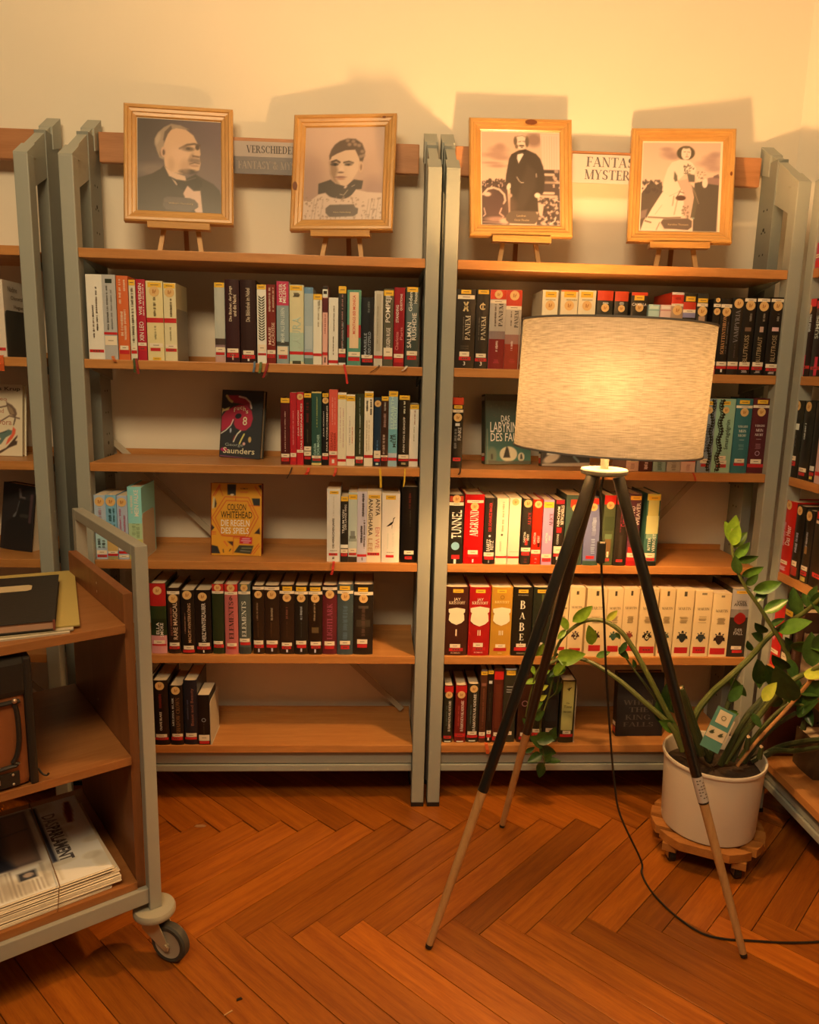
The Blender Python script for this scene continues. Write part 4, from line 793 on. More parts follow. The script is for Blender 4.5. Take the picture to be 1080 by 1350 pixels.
# ------------------------------------------------------------------ books shown face on
def facing_book(bl, rz, w, h, t, lean, hexc, label, cover, lx=0, tint=None, gain=None, spine='', right_spine=False):
    """a book standing with its front cover to the room: local x along the cover, y into the book"""
    global NB, TINT, GAIN
    t0, g0 = TINT, GAIN
    if tint: TINT = tint
    if gain: GAIN = gain
    M = Matrix.Translation(bl) @ Matrix.Rotation(rz, 4, 'Z') @ Matrix.Rotation(-lean, 4, 'X') @ Matrix.Rotation(lx, 4, 'Y')
    e = thing('book', None, label, 'book', M=M)
    m = mat('cover_'+hexc, alb(hexc), .3, vary=.04, vscale=30)
    b = .0028
    MB().box(0, w, 0, b, 0, h, ch=.0006).box(0, w, t-b, t, 0, h, ch=.0006).box(-.0026, .0004, .0002, t-.0002, 0, h, ch=.0006).build('cover', m, e)
    MB().box(.001, w-.004, b+.0002, t-b-.0002, .003, h-.003).build('page_block', M_PAPER, e)
    p = cover(e, w, h)
    if spine:
        B = MB()
        for tok in spine.split('|'):
            a = tok.split(); z0, z1 = h*(1-float(a[1])), h*(1-float(a[0]))
            B = MB().add([(-.0032, t*.1, z0), (-.0032, t*.9, z0), (-.0032, t*.9, z1), (-.0032, t*.1, z1)], [(0, 1, 2, 3)]); B.build({'w': 'white_label', 'r': 'red_label'}.get(a[2], 'printed_field'), {'w': M_WHITE, 'r': M_RED}.get(a[2]) or mat('printed_'+a[2], alb(a[2]), .4), e)
    TINT, GAIN = t0, g0
    NB += 1
    return e
def ink(h, g=1.15): return mat('ink_'+h, alb(h, g=GAIN*g), .4)
def fox_cover(e, w, h):
    p = Paint(72, 104, (215, 165, 905, 1225), '34312a')
    p.poly([(215, 590), (280, 500), (400, 430), (520, 390), (640, 400), (720, 480), (750, 600), (720, 720), (640, 790), (560, 800), (470, 760), (430, 700), (440, 620), (400, 700), (300, 780), (215, 830)], 'a82c34')
    p.poly([(290, 250), (480, 245), (620, 280), (720, 400), (715, 450), (640, 400), (480, 370), (360, 360)], '9c2a34')
    p.line([(500, 265), (610, 285), (690, 350), (715, 440)], 26, 'e0b890').line([(285, 260), (340, 330), (380, 350)], 40, 'c0a058')
    p.poly([(215, 450), (250, 470), (350, 430), (330, 480), (235, 510), (215, 560)], 'd8b868').line([(215, 855), (300, 800), (380, 720), (415, 630)], 16, 'e8c8a0')
    p.ell(500, 570, 55, 40, '2a2422', .2, 1, -20).line([(550, 800), (500, 850), (460, 920), (440, 975)], 22, 'd8c890').line([(615, 850), (580, 920), (545, 1000)], 24, 'd8c058')
    p.ell(715, 930, 26, 45, 'c89850', .3).ell(620, 1000, 24, 24, 'd89878', .3).ell(380, 800, 14, 40, 'a8a090', .4).line([(460, 880), (430, 950)], 20, '7a3028')
    p.ell(285, 1105, 60, 30, 'b02848', .3).line([(215, 1205), (905, 1240)], 14, '8a4450')
    p.sheet('cover_print', w, h, e, (0, -.0004, 0))
    t = MB()
    for i, (s, x, y) in enumerate((('f', .33, .715), ('u', .41, .745), ('c', .49, .755), ('h', .57, .735), ('s', .64, .70))): letter(t, s, (w*x-.006, -.0008, h*y-.008), (1, 0, 0), (0, 0, 1), .008, .014 if s in 'fh' else .009)
    letter(t, '8', (w*.53, -.0008, h*.485), (1, 0, 0), (0, 0, 1), .015, .026)
    t2 = MB(); letter(t2, 'George', (w*.12, -.0008, h*.155), (1, 0, 0), (0, 0, 1), w*.45, .012); t2.build('author_lettering', ink('8a8468'), e)
    letter(t, 'Saunders', (w*.08, -.0008, h*.06), (1, 0, 0), (0, 0, 1), w*.78, .018)
    t.build('cover_lettering', ink('e0b078'), e)
facing_book(Vector((-.650, .186, SH[2]+.0015)), math.radians(-21), .139, .205, .022, .14, '3a3630', 'black book with a red fox painted on its cover, facing out', fox_cover, tint=[1, .74, .42], gain=1.25)
def rules_cover(e, w, h):
    p = Paint(76, 108, (125, 105, 890, 1215), 'd88c1c')
    p.poly([(365, 120), (500, 120), (495, 290), (370, 280)], '2a2a20').ell(440, 280, 30, 14, 'd8b878', .3).poly([(840, 130), (890, 120), (890, 200)], '2a241e')
    p.poly([(740, 330), (865, 330), (865, 440), (770, 440)], '26281e').poly([(125, 740), (170, 790), (110, 860)], '2a2420').poly([(860, 780), (780, 870), (870, 880)], '3a241c')
    p.poly([(125, 1060), (220, 1080), (260, 1190), (105, 1190)], '26241c').poly([(370, 1000), (460, 1000), (455, 1075)], '3a1c16').poly([(550, 1055), (770, 1060), (730, 1190), (470, 1170)], '34301c').line([(590, 1100), (740, 1100)], 14, '8a8040').line([(570, 1140), (720, 1150)], 12, '8a7a50')
    p.poly([(155, 310), (185, 350), (165, 490), (130, 500)], 'c8a860').poly([(180, 340), (205, 420), (190, 480), (170, 480)], '3a2a1c')
    for o in (0, 55):
        q = o*.62
        p.line([(330+q*.6, 315+o), (690-q*.4, 320+o), (840-o*.9, 620), (680-q, 930-o*.3), (285+q*.6, 915-o*.1), (130+o*.9, 640), (330+q*.6, 315+o)], 9, 'c03818')
    p.line([(150, 300), (250, 130)], 12, 'c84018').line([(175, 300), (265, 140)], 8, 'c84018').line([(790, 150), (880, 290)], 12, 'c84018').line([(240, 150), (300, 300)], 8, 'c04018').line([(490, 300), (490, 370)], 8, 'c04018')
    p.line([(690, 440), (860, 445)], 8, 'c84018').line([(105, 860), (190, 860)], 12, 'c84018').line([(105, 890), (190, 890)], 10, 'c84018').line([(465, 940), (560, 945)], 10, 'c84018').line([(730, 1190), (850, 1030)], 12, 'c84818').line([(765, 1195), (865, 1060)], 10, 'c84818').line([(320, 1000), (370, 1070)], 16, 'd05820').line([(462, 940), (455, 1190)], 8, 'b84818')
    p.poly([(560, 930), (750, 930), (745, 1035), (555, 1030)], 'c8201c').line([(600, 955), (710, 955)], 14, 'e8a890').line([(580, 985), (725, 988)], 12, 'e8a890').line([(615, 1015), (695, 1015)], 12, 'e8a890')
    p.line([(305, 1130), (310, 1170)], 14, '2a2418').line([(420, 1120), (400, 1150)], 14, '2a2418')
    p.sheet('cover_print', w, h, e, (0, -.0004, 0))
    t = MB(); X = lambda x: w*(x-105)/775
    def ln(s, x0, x1, y0, y1, mi): letter(t, s, (X(x0), -.0008, h*(1-(y1-105)/1110)), (1, 0, 0), (0, 0, 1), X(x1)-X(x0), h*(y1-y0)/1110, mi)
    ln('COLSON', 350, 640, 420, 520, 0); ln('WHITEHEAD', 250, 735, 535, 640, 0); ln('DIE REGELN', 255, 695, 665, 765, 1); ln('DES SPIELS', 255, 685, 785, 880, 1)
    ln('ROMAN', 555, 665, 170, 195, 0); ln('HANSER', 545, 670, 225, 250, 2)
    t.build('cover_lettering', [ink('241a10'), ink('f0dcb0'), ink('c84a20')], e)
facing_book(Vector((-.659, .076, SH[3]+.0012)), math.radians(-2.3), .149, .216, .03, .10, '7a1e14', 'orange book with hexagon line pattern on its cover, facing out', rules_cover, tint=[1, .72, .34], gain=1.0)
def maze_cover(e, w, h):
    p = Paint(60, 84, (110, 60, 460, 540), '2c5a52').grad('3c3a30', '2e6a60')
    p.poly([(110, 60), (460, 60), (460, 110), (110, 105)], '241e1a').ell(285, 470, 68, 52, 'd8cca8', .12).poly([(265, 430), (270, 415), (285, 430), (290, 450), (300, 495), (245, 495)], '2a2c28')
    p.ell(385, 490, 26, 30, 'd0c8a8', .15).poly([(380, 470), (390, 470), (398, 505), (376, 505)], '2e3a34').ell(160, 480, 36, 60, '5a6a58', .4).poly([(150, 470), (162, 470), (166, 505), (150, 505)], '24241e')
    p.poly([(110, 510), (230, 520), (460, 515), (460, 540), (110, 540)], '4a4a3c').line([(120, 300), (125, 540)], 8, '6a7466').speck(60, (120, 110, 450, 220), 4, '4c4c40', 5)
    p.sheet('cover_print', w, h, e, (0, -.0004, 0))
    t = MB(); X = lambda x: w*(x-112)/350
    def ln(s, x0, x1, y0, y1): letter(t, s, (X(x0), -.0008, h*(1-(y1-60)/480)), (1, 0, 0), (0, 0, 1), X(x1)-X(x0), h*(y1-y0)/480)
    ln('DAS', 228, 295, 205, 248); ln('LABYRINTH', 145, 425, 250, 320); ln('DES FAUN', 148, 400, 325, 382)
    t.build('cover_lettering', ink('ece4cc'), e)
facing_book(Vector((.163, .116, SH[2]+.0012)), math.radians(10), .145, .212, .034, .12, '26342e', 'teal book with hand drawn white title, facing out beside the lampshade', maze_cover, spine='.03 .09 c8bca0|.84 .88 w|.89 .95 r', tint=[1, .88, .70], gain=1.1)
def dusk_cover(e, w, h):
    p = Paint(60, 84, (0, 0, 300, 430), '2c2a26')
    p.ell(60, 380, 55, 26, 'c8b088', .4, 1, -25).poly([(30, 340), (150, 350), (30, 360)], 'd8c8a8').line([(140, 330), (220, 330), (200, 370), (230, 400)], 14, '6a7a6c').poly([(0, 415), (300, 405), (300, 430), (0, 430)], 'b09a78').speck(30, (0, 20, 300, 300), 16, '4a5a50', 2, .5)
    p.sheet('cover_print', w, h, e, (0, -.0004, 0))
facing_book(Vector((.330, .095, SH[2]+.0012)), math.radians(4), .150, .205, .026, .10, '2a2622', 'dark illustrated book facing out, mostly hidden under the lampshade', dusk_cover, spine='.82 .88 w|.88 .96 r', tint=[1, .76, .44], gain=1.1)
def king_cover(e, w, h):
    p = Paint(40, 56, (0, 0, 300, 450), '1e1b18').speck(24, (0, 0, 300, 200), 40, '2a2622', 8, .5)
    p.sheet('cover_print', w, h, e, (0, -.0004, 0))
    t = MB()
    for s, x0, x1, y0, y1 in (('$WHEN', .13, .78, .43, .505), ('$THE', .26, .68, .545, .62), ('$KING', .18, .73, .665, .74), ('$FALLS', .14, .80, .78, .85)):
        letter(t, s, (w*x0, -.0008, h*(1-y1)), (1, 0, 0), (0, 0, 1), w*(x1-x0), h*(y1-y0))
    t.build('cover_lettering', ink('544c44', 1), e)
facing_book(Vector((.611, .058, SH[5]+.0012)), math.radians(1), .150, .208, .03, .09, '1c1815', 'black book with grey four line title, facing out beside the flower pot', king_cover, spine='.78 .84 w|.86 .95 r', tint=[1, .76, .44], gain=1.1)
def bird_cover(e, w, h):
    p = Paint(64, 90, (-420, 130, 425, 1180), 'b89c74')
    p.line([(-420, 520), (0, 470), (130, 445)], 18, '4a3422').line([(-420, 760), (-100, 720), (0, 680), (180, 590), (370, 625)], 20, '54402c')
    p.poly([(110, 340), (140, 395), (230, 430), (300, 490), (325, 560), (290, 610), (250, 590), (190, 570), (150, 500), (130, 440)], '5a4430').poly([(150, 430), (230, 480), (280, 560), (220, 570), (170, 510)], '7a6040').poly([(285, 600), (300, 640), (265, 730), (250, 720)], '3a2a1c')
    p.poly([(250, 750), (300, 790), (290, 850), (240, 920), (160, 990), (110, 1020), (150, 930), (220, 860)], 'b84a2c').poly([(-60, 880), (160, 790), (235, 805), (220, 860), (110, 910), (20, 1010), (-80, 1040), (20, 930)], '4c5a48').line([(-120, 880), (120, 820)], 12, '2a2c22').poly([(-420, 1180), (-100, 1150), (120, 1060), (260, 930), (330, 870), (330, 900), (290, 950), (330, 960), (320, 1010), (170, 1060), (40, 1130), (-80, 1180)], '3c2c1e')
    p.sheet('cover_print', w, h, e, (0, -.0004, 0))
    t = MB(); X = lambda x: w*(x+420)/845
    for s, x0, x1, y0, y1, mi in (('Agnes Krup', -330, 385, 165, 235, 0), ('Leo', -60, 135, 315, 370, 1), ('und', -75, 75, 485, 550, 1), ('Dora', -60, 225, 640, 725, 1)):
        letter(t, s, (X(x0), -.0008, h*(1-(y1-130)/1050)), (1, 0, 0), (0, 0, 1), X(x1)-X(x0), h*(y1-y0)/1050, mi)
    t.build('cover_lettering', [ink('463826'), ink('8a5a40')], e)
facing_book(Vector((-1.341, .122, SH[2]+.0012)), math.radians(-7), .136, .208, .022, .12, 'c0a47c', 'cream book with two birds on a branch, facing out at left picture edge', bird_cover, tint=[1, .80, .52], gain=1.9)
def gown_cover(e, w, h):
    p = Paint(40, 60, (30, 90, 430, 890), '221c18')
    p.line([(235, 150), (250, 240), (300, 250)], 30, '6a5c50', .8).line([(245, 300), (220, 420), (180, 480)], 28, '6a665c', .7).poly([(250, 250), (400, 260), (420, 880), (60, 880), (80, 560), (200, 480)], '1a1612').line([(270, 460), (340, 455)], 40, '3a3428', .6).line([(390, 200), (380, 520)], 34, '5a3a34', .6)
    p.sheet('cover_print', w, h, e, (0, -.0004, 0))
facing_book(Vector((-1.300, .128, SH[3]+.004)), math.radians(-21), .118, .20, .044, .10, '241c16', 'thick black book with a dim figure on its cover, at left edge', gown_cover, lx=math.radians(4), tint=[1, .80, .52], gain=1.7)

# ------------------------------------------------------------------ book ends and ribbons
def book_end(loc, w, d, h, m, label, face=1, foot=.004):
    e = thing('book_end', loc, label, 'book end', 0, 'metal book ends')
    pl = MB()
    r = .012; P = [(0, 0), (d, 0), (d, h-r), (d-r*.3, h-r*.3), (d-r, h), (r, h), (r*.3, h-r*.3), (0, h-r)]
    pl.prism(P, 0, .0016, 'x'); pl.build('plate', m, e)
    MB().box(.0016*(face > 0), foot*face if face > 0 else 0, 0, d, 0, .0012).build('base', m, e) if face > 0 else MB().box(-foot, 0, 0, d, 0, .0001).build('base', m, e)
    return e
M_END = mat('bookend_grey_steel', (.34, .33, .29), .45); M_ENDD = mat('bookend_dark_steel', (.055, .055, .05), .5); M_ENDP = mat('bookend_pale_steel', (.50, .46, .38), .5)
book_end((-.7255, .012, SH[1]+.0004), .1, .125, .140, M_END, 'grey metal book end beside the red belted pale yellow books')
book_end((-.4470, .012, SH[2]+.0004), .1, .11, .150, M_ENDD, 'black book end left of the dark wine red hardcover', foot=-.001) if False else None
book_end((-.8410, .013, SH[3]+.0004), .1, .12, .135, M_ENDP, 'pale metal book end beside the tall mint hardcover')
book_end((-.6605, .005, SH[5]+.0004), .1, .125, .140, M_ENDP, 'pale metal book end beside the ring emblem paperback')
book_end((.4610, .018, SH[5]+.0004), .1, .12, .185, M_ENDP, 'pale metal book end beside the green panelled book')
book_end((.2255, .010, SH[1]+.0004), .1, .12, .15, M_END, 'grey metal book end beside the rust red pale volume')
book_end((-1.1845, .012, SH[1]+.0004), .1, .165, .125, M_ENDD, 'dark metal book end at the left picture edge')
a1 = book((-1.228, .010, SH[1]+.0002), 0, .0425, .205, 'd8bc94', 'p', 'cream book behind the dark book end at the left picture edge', 'S .2 .6 6a5a44 .5 .2|K .88 .92 .9', d=.16)
t = MB()
for s, y0, y1, z in (('Nadine', .030, .085, .176), ('Olonetzky', .045, .135, .152), ('Hegner', .06, .125, .128)):
    letter(t, s, (.0429, y0, z), (0, 1, 0), (0, 0, 1), y1-y0, .014)
t.build('cover_lettering', ink('6a5238'), a1)
def ribbon(pts, w, hexc, label):
    mb = MB(); pts = [Vector(p) for p in pts]
    for s in (0, .0006): pass
    vs = []; n = len(pts)
    for p in pts: vs += [p+Vector((-w/2, 0, 0)), p+Vector((w/2, 0, 0)), p+Vector((w/2, .0007, 0)), p+Vector((-w/2, .0007, 0))]
    fs = []
    for i in range(n-1):
        for j in range(4): fs.append((4*i+j, 4*i+(j+1) % 4, 4*i+4+(j+1) % 4, 4*i+4+j))
    fs += [(3, 2, 1, 0), (4*n-4, 4*n-3, 4*n-2, 4*n-1)]
    mb.add(vs, fs)
    return tag(mb.build('bookmark_ribbon', mat('ribbon_'+hexc, alb(hexc), .7)), label, 'ribbon', 'bookmark ribbons over shelf edges')
# (u0, v0, u1, v1, width, colour, label): from a shelf edge down to its loose end
for u0, v0, u1, v1, wd, hx, lab in [
    (177, 474, 177.5, 491, .006, '3a4a24', 'green ribbon end below the thin cream paperback, upper row'),
    (180, 474, 182.5, 493, .006, '8a2418', 'dark red ribbon end beside the green one, upper row'),
    (336, 478, 334, 491, .006, '5a6a70', 'grey blue ribbon under the second maroon hardcover'),
    (344, 479, 342, 492, .007, '5a6a34', 'green ribbon under the leaf patterned paperback'),
    (353, 480, 347, 498, .007, '8a1c1c', 'dark red ribbon under the rust red novel'),
    (454, 482, 458, 506, .006, 'c8281c', 'bright red ribbon under the slim black book'),
    (385, 617, 378, 631, .003, '2a2420', 'black ribbon under the bright red slim paperback'),
    (407, 618, 403, 626, .008, 'c83418', 'orange red ribbon under the dotted capitals book'),
    (443, 618, 440, 628, .007, 'c83c20', 'orange red ribbon under the salmon red paperback'),
    (501, 619, 502, 643, .006, 'd8a020', 'yellow ribbon hanging over the peach book'),
    (534, 619, 532, 642, .004, 'd8a828', 'thin yellow ribbon hanging over the thick black book'),
    (440, 742, 437, 758, .007, 'b8281c', 'red ribbon under the wide cream book'),
    (607, 619, 604.5, 626, .005, '3a2418', 'dark ribbon under the slim black book by the post'),
    (914, 625, 917, 634, .005, 'b83020', 'red ribbon under the short pink book'),
    (2, 470, 3, 489, .012, 'c85018', 'orange ribbon ends at the left picture edge, second shelf'),
    (149, 471, 152, 477, .008, 'c06028', 'faint orange ribbon under the orange paperback, upper row'),
    (500, 483, 488, 491, .003, '2a2018', 'thin black ribbon under the sand coloured paperback'),
    (536, 484, 530, 489, .006, 'd0b890', 'pale ribbon under the dark green grey novel'),
    (641, 981, 643, 994, .010, 'c8501c', 'orange red ribbon under the narrow black hardcover')]:
    a, b = at(u0, v0, y=.0005), at(u1, v1, y=-.004)
    if lab.startswith(('yellow', 'thin')): b = at(u1, v1, y=-.002)
    ribbon([a+Vector((0, .0035, .0035)), a+Vector((0, -.003, .001)), (a+b)/2+Vector((.0012, -.004, 0)), b], wd, hx, lab)

# ------------------------------------------------------------------ portraits on easels
LEAN = math.radians(12); FY = .122
def rail(mb, w, h, z0s):
    pass
def portrait(cx, zb, w, h, yaw, roll, label, elabel, art, knots=()):
    yaw, roll = math.radians(yaw), math.radians(roll)
    M = Matrix.Translation((cx, FY, zb)) @ Matrix.Rotation(yaw, 4, 'Z') @ Matrix.Rotation(-LEAN, 4, 'X') @ Matrix.Rotation(-roll, 4, 'Y')
    e = thing('picture_frame', None, label, 'picture frame', group='wooden portrait frames', M=M)
    prof = [(0, .010), (0, -.008), (.004, -.012), (.011, -.012), (.013, -.009), (.021, -.008), (.023, -.005), (.031, -.004), (.034, -.001), (.034, .010)]
    k = len(prof)
    C = [((-w/2, 0), (1, 1)), ((w/2, 0), (-1, 1)), ((w/2, h), (-1, -1)), ((-w/2, h), (1, -1))]
    for i in range(4):
        (ca, da), (cb, db) = C[i], C[(i+1) % 4]; g = .0002
        ux, uz = cb[0]-ca[0], cb[1]-ca[1]; L = math.hypot(ux, uz); ux, uz = ux/L*g, uz/L*g
        vs = [(ca[0]+da[0]*o+ux, y, ca[1]+da[1]*o+uz) for o, y in prof]+[(cb[0]+db[0]*o-ux, y, cb[1]+db[1]*o-uz) for o, y in prof]
        fs = [(j, (j+1) % k, k+(j+1) % k, k+j) for j in range(k)]+[list(range(k))[::-1], list(range(k, 2*k))]
        r = MB().add(vs, fs).build('frame_rail', M_PINE if i in (0, 2) else M_PINEZ, e)
        for (side, pos, sz) in knots:
            if side == i:
                p = (ca[0]+(cb[0]-ca[0])*pos, ca[1]+(cb[1]-ca[1])*pos); q = MB()
                cx_, cz_ = p[0]+da[0]*.008*(i % 2 == 1 or 1), p[1]+da[1]*.008
                if i % 2: cx_, cz_ = p[0]+da[0]*.011, p[1]
                else: cx_, cz_ = p[0], p[1]+da[1]*.012
                q.add([(cx_+sz*(1 if i % 2 else 1.8)*.5*math.cos(a), -.0123, cz_+sz*(1.8 if i % 2 else .8)*.5*math.sin(a)) for a in [j*math.pi/6 for j in range(12)]], [list(range(12))])
                q.build('knot', mat('pine_knot', (.17, .05, .015), .4), r)
    b = .0335; iw, ih = w-2*b, h-2*b
    MB().box(-w/2+.03, w/2-.03, .004, .009, .03, h-.03).build('backing_board', mat('backing_card', (.35, .25, .15), .8), e)
    mt = MB().box(-iw/2, iw/2, .0005, .0035, b, h-b).build('mount', mat('mount_paper', (.80, .70, .56), .6), e)
    art(e, iw, ih, b)
    # the easel it rests on
    E = thing('easel', (cx, FY, SH[0]+.0003), elabel, 'easel', yaw, 'small wooden easels')
    H = zb-SH[0]-.0035; tl = math.tan(LEAN); yb = lambda z: .0175+(z-H)*tl
    MB().box(-.085, .085, -.020, .016, H-.013, H, ch=.001).build('ledge', M_PINE, E)
    MB().box(-.085, .085, -.020, -.017, H, H+.004).build('ledge_lip', M_PINE, E)
    for s in (-1, 1):
        A, B = Vector((s*.060, yb(0)+.009, .0)), Vector((s*.012, yb(.29)+.009, .29)); wx = Vector((.0065, 0, 0)); wy = Vector((0, .005, 0))
        MB().add([A-wx-wy, A+wx-wy, A+wx+wy, A-wx+wy, B-wx-wy, B+wx-wy, B+wx+wy, B-wx+wy], [(0, 3, 2, 1), (4, 5, 6, 7), (0, 1, 5, 4), (1, 2, 6, 5), (2, 3, 7, 6), (3, 0, 4, 7)]).build('leg', M_RAW, E)
    A, B = Vector((.004, .108, 0)), Vector((.002, yb(.27)+.022, .27))
    MB().add([A-wx-wy, A+wx-wy, A+wx+wy, A-wx+wy, B-wx-wy, B+wx-wy, B+wx+wy, B-wx+wy], [(0, 3, 2, 1), (4, 5, 6, 7), (0, 1, 5, 4), (1, 2, 6, 5), (2, 3, 7, 6), (3, 0, 4, 7)]).build('rear_leg', wood('dark_rear_leg', (.34, .15, .05), (.25, .10, .03), 'z', .5), E)
    return e
def caption(e, iw, ih, b, lines, u0, u1, v, hgt):
    t = MB()
    for i, (s, a, c) in enumerate(lines):
        letter(t, s, (-iw/2+iw*a, -.0004, b+ih*(1-v-i*.045)), (1, 0, 0), (0, 0, 1), iw*(c-a), hgt)
    t.build('caption_lettering', mat('ink_caption', (.45, .36, .24), .5), e)
def art1(e, iw, ih, b):
    p = Paint(100, 112, (155, 150, 945, 1038), '5a4a3b').grad('51443a', '66524a', 'h')
    p.ell(160, 200, 260, 330, '463b30', 1, .7).ell(300, 640, 160, 60, '7a6450', 1, .7).ell(800, 600, 180, 160, '6f594a', 1, .6)
    p.poly([(155, 728), (290, 680), (370, 630), (410, 585), (470, 690), (600, 720), (700, 665), (760, 700), (870, 755), (925, 810), (945, 870), (945, 1038), (155, 1038)], '3a3023', 8)
    p.poly([(320, 400), (318, 340), (350, 280), (400, 230), (470, 190), (560, 200), (640, 235), (520, 235), (440, 275), (405, 350), (405, 440), (400, 540), (360, 520), (335, 450)], '94795a', 14)
    p.poly([(440, 265), (520, 228), (610, 238), (680, 290), (718, 365), (738, 395), (748, 470), (738, 500), (748, 560), (735, 625), (690, 645), (600, 650), (575, 670), (480, 660), (410, 600), (400, 500), (400, 400)], 'c3976b', 6)
    p.poly([(395, 350), (410, 270), (470, 205), (480, 235), (440, 290), (410, 360)], '5e4a38', 8)
    p.ell(345, 340, 22, 60, 'b09270', .8, .6, 20).ell(380, 480, 18, 30, '7a5a40', .6)
    p.ell(398, 465, 26, 50, 'be9068', .3).ell(400, 470, 12, 28, '5c4230', .5)
    p.line([(550, 425), (620, 385), (690, 372), (740, 385)], 20, '5a4430', .9).ell(625, 425, 60, 24, '5c4631', .6, .95).ell(628, 424, 20, 12, '241c14', .5).ell(718, 405, 20, 26, '4c3a2a', .6)
    p.ell(560, 480, 90, 70, 'cda077', 1, .6).ell(655, 520, 22, 60, '96714f', .8, .7, 20).poly([(668, 480), (740, 490), (735, 506), (670, 500)], '6a4c36', 6)
    p.ell(695, 535, 58, 22, '6e5540', .8, .8).line([(645, 570), (690, 556), (735, 562)], 10, '5c4431', .9).ell(690, 585, 44, 12, 'a67a58', .6)
    p.ell(630, 645, 80, 26, '45362a', .6).ell(600, 600, 44, 70, 'ab7f5a', 1, .6).ell(470, 580, 30, 60, 'ab8058', 1, .6)
    p.poly([(405, 600), (470, 650), (600, 690), (612, 735), (520, 725), (450, 695)], 'c59c74', 6).poly([(475, 720), (540, 768), (520, 782)], 'caa27c', 4)
    p.poly([(505, 735), (600, 740), (700, 685), (765, 730), (760, 790), (700, 815), (620, 780), (590, 830), (540, 800)], '32291e', 8).line([(620, 730), (700, 700)], 10, '6a5a48', .6)
    p.poly([(622, 780), (680, 830), (745, 825), (765, 1038), (700, 1035), (685, 1010), (722, 985), (718, 950), (690, 920), (600, 900), (582, 858)], 'c49a78', 4)
    p.poly([(400, 910), (430, 895), (640, 900), (690, 915), (720, 950), (720, 985), (685, 1010), (640, 1030), (420, 1020), (390, 980)], '554639', 6)
    p.sheet('photo_print', iw-.002, ih-.003, e, (-iw/2+.002, -.0001, b+.0005), tint=[1, .80, .52], gain=1.15, rough=.3)
    caption(e, iw, ih, b, [('Wilhelm Heimberg', .37, .66)], 0, 0, .92, .0055)
def art2(e, iw, ih, b):
    p = Paint(100, 112, (125, 140, 935, 1050), 'bd9674').grad('c39b78', 'a07a5c', 'v')
    p.ell(180, 700, 120, 260, '96725a', 1, .6).ell(850, 760, 120, 120, '94705a', 1, .7).ell(500, 250, 330, 160, 'c8a07c', 1, .6)
    p.poly([(380, 460), (375, 420), (395, 360), (430, 310), (480, 275), (560, 250), (640, 255), (710, 300), (745, 380), (735, 440), (715, 500), (690, 540), (680, 440), (640, 370), (540, 375), (480, 400), (420, 440)], '5a4634', 14)
    for x, y in ((560, 270), (620, 280), (680, 320), (715, 380), (700, 430), (640, 310), (580, 310), (730, 420)): p.ell(x, y, 20, 16, '94765a', .8, .8)
    p.poly([(400, 430), (455, 400), (540, 368), (640, 362), (685, 450), (705, 520), (660, 600), (610, 680), (560, 718), (490, 715), (430, 668), (400, 600), (380, 530)], 'c59e76', 8)
    p.poly([(380, 480), (440, 470), (470, 560), (450, 640), (495, 712), (430, 670), (395, 600)], '8c6b4c', 30)
    p.ell(705, 530, 26, 55, 'be946c', .3).ell(708, 535, 10, 30, '8a664a', .6)
    p.line([(405, 480), (450, 465), (485, 485)], 20, '4a3828').line([(530, 488), (580, 478), (625, 492)], 18, '5a4532').ell(435, 505, 42, 16, '46362a', .5).ell(578, 508, 42, 15, '5a4836', .5).ell(580, 508, 14, 12, '231b14', .4).ell(440, 506, 14, 12, '1f1812', .4)
    p.ell(510, 560, 24, 40, 'cea67e', .8).ell(500, 585, 34, 10, '7a5a42', .6).ell(500, 632, 62, 9, '7c5040', .5).ell(505, 650, 46, 9, 'aa7858', .6).ell(620, 570, 50, 70, 'd0a880', 1, .5)
    p.poly([(275, 695), (400, 655), (450, 695), (560, 725), (640, 655), (735, 668), (722, 750), (665, 755), (640, 800), (560, 845), (470, 850), (390, 820), (350, 785), (275, 800)], '46382a', 5)
    p.poly([(535, 735), (560, 715), (575, 725), (555, 745)], 'c8a07c', 3).line([(500, 800), (540, 810), (580, 760)], 7, 'a88c6a').line([(620, 725), (650, 710)], 6, 'a88c6a')
    p.poly([(125, 870), (200, 860), (280, 805), (350, 790), (400, 830), (520, 850), (600, 835), (665, 755), (780, 780), (935, 790), (935, 1050), (125, 1050)], 'c6a380', 6)
    p.speck(150, (140, 830, 930, 1045), 8, '8e6e50', 4, .7)
    for x in (240, 270, 330, 800, 830, 860, 900): p.line([(x, 850), (x-25, 1040)], 7, '94765a', .7)
    p.poly([(358, 940), (400, 905), (650, 900), (665, 930), (695, 940), (690, 990), (650, 1018), (400, 1025), (360, 985)], '594736', 3)
    p.sheet('photo_print', iw-.002, ih-.002, e, (-iw/2+.001, -.0001, b+.001), tint=[1, .79, .50], gain=1.05, rough=.3)
    caption(e, iw, ih, b, [('Nora Hallenberg', .39, .61)], 0, 0, .93, .0055)
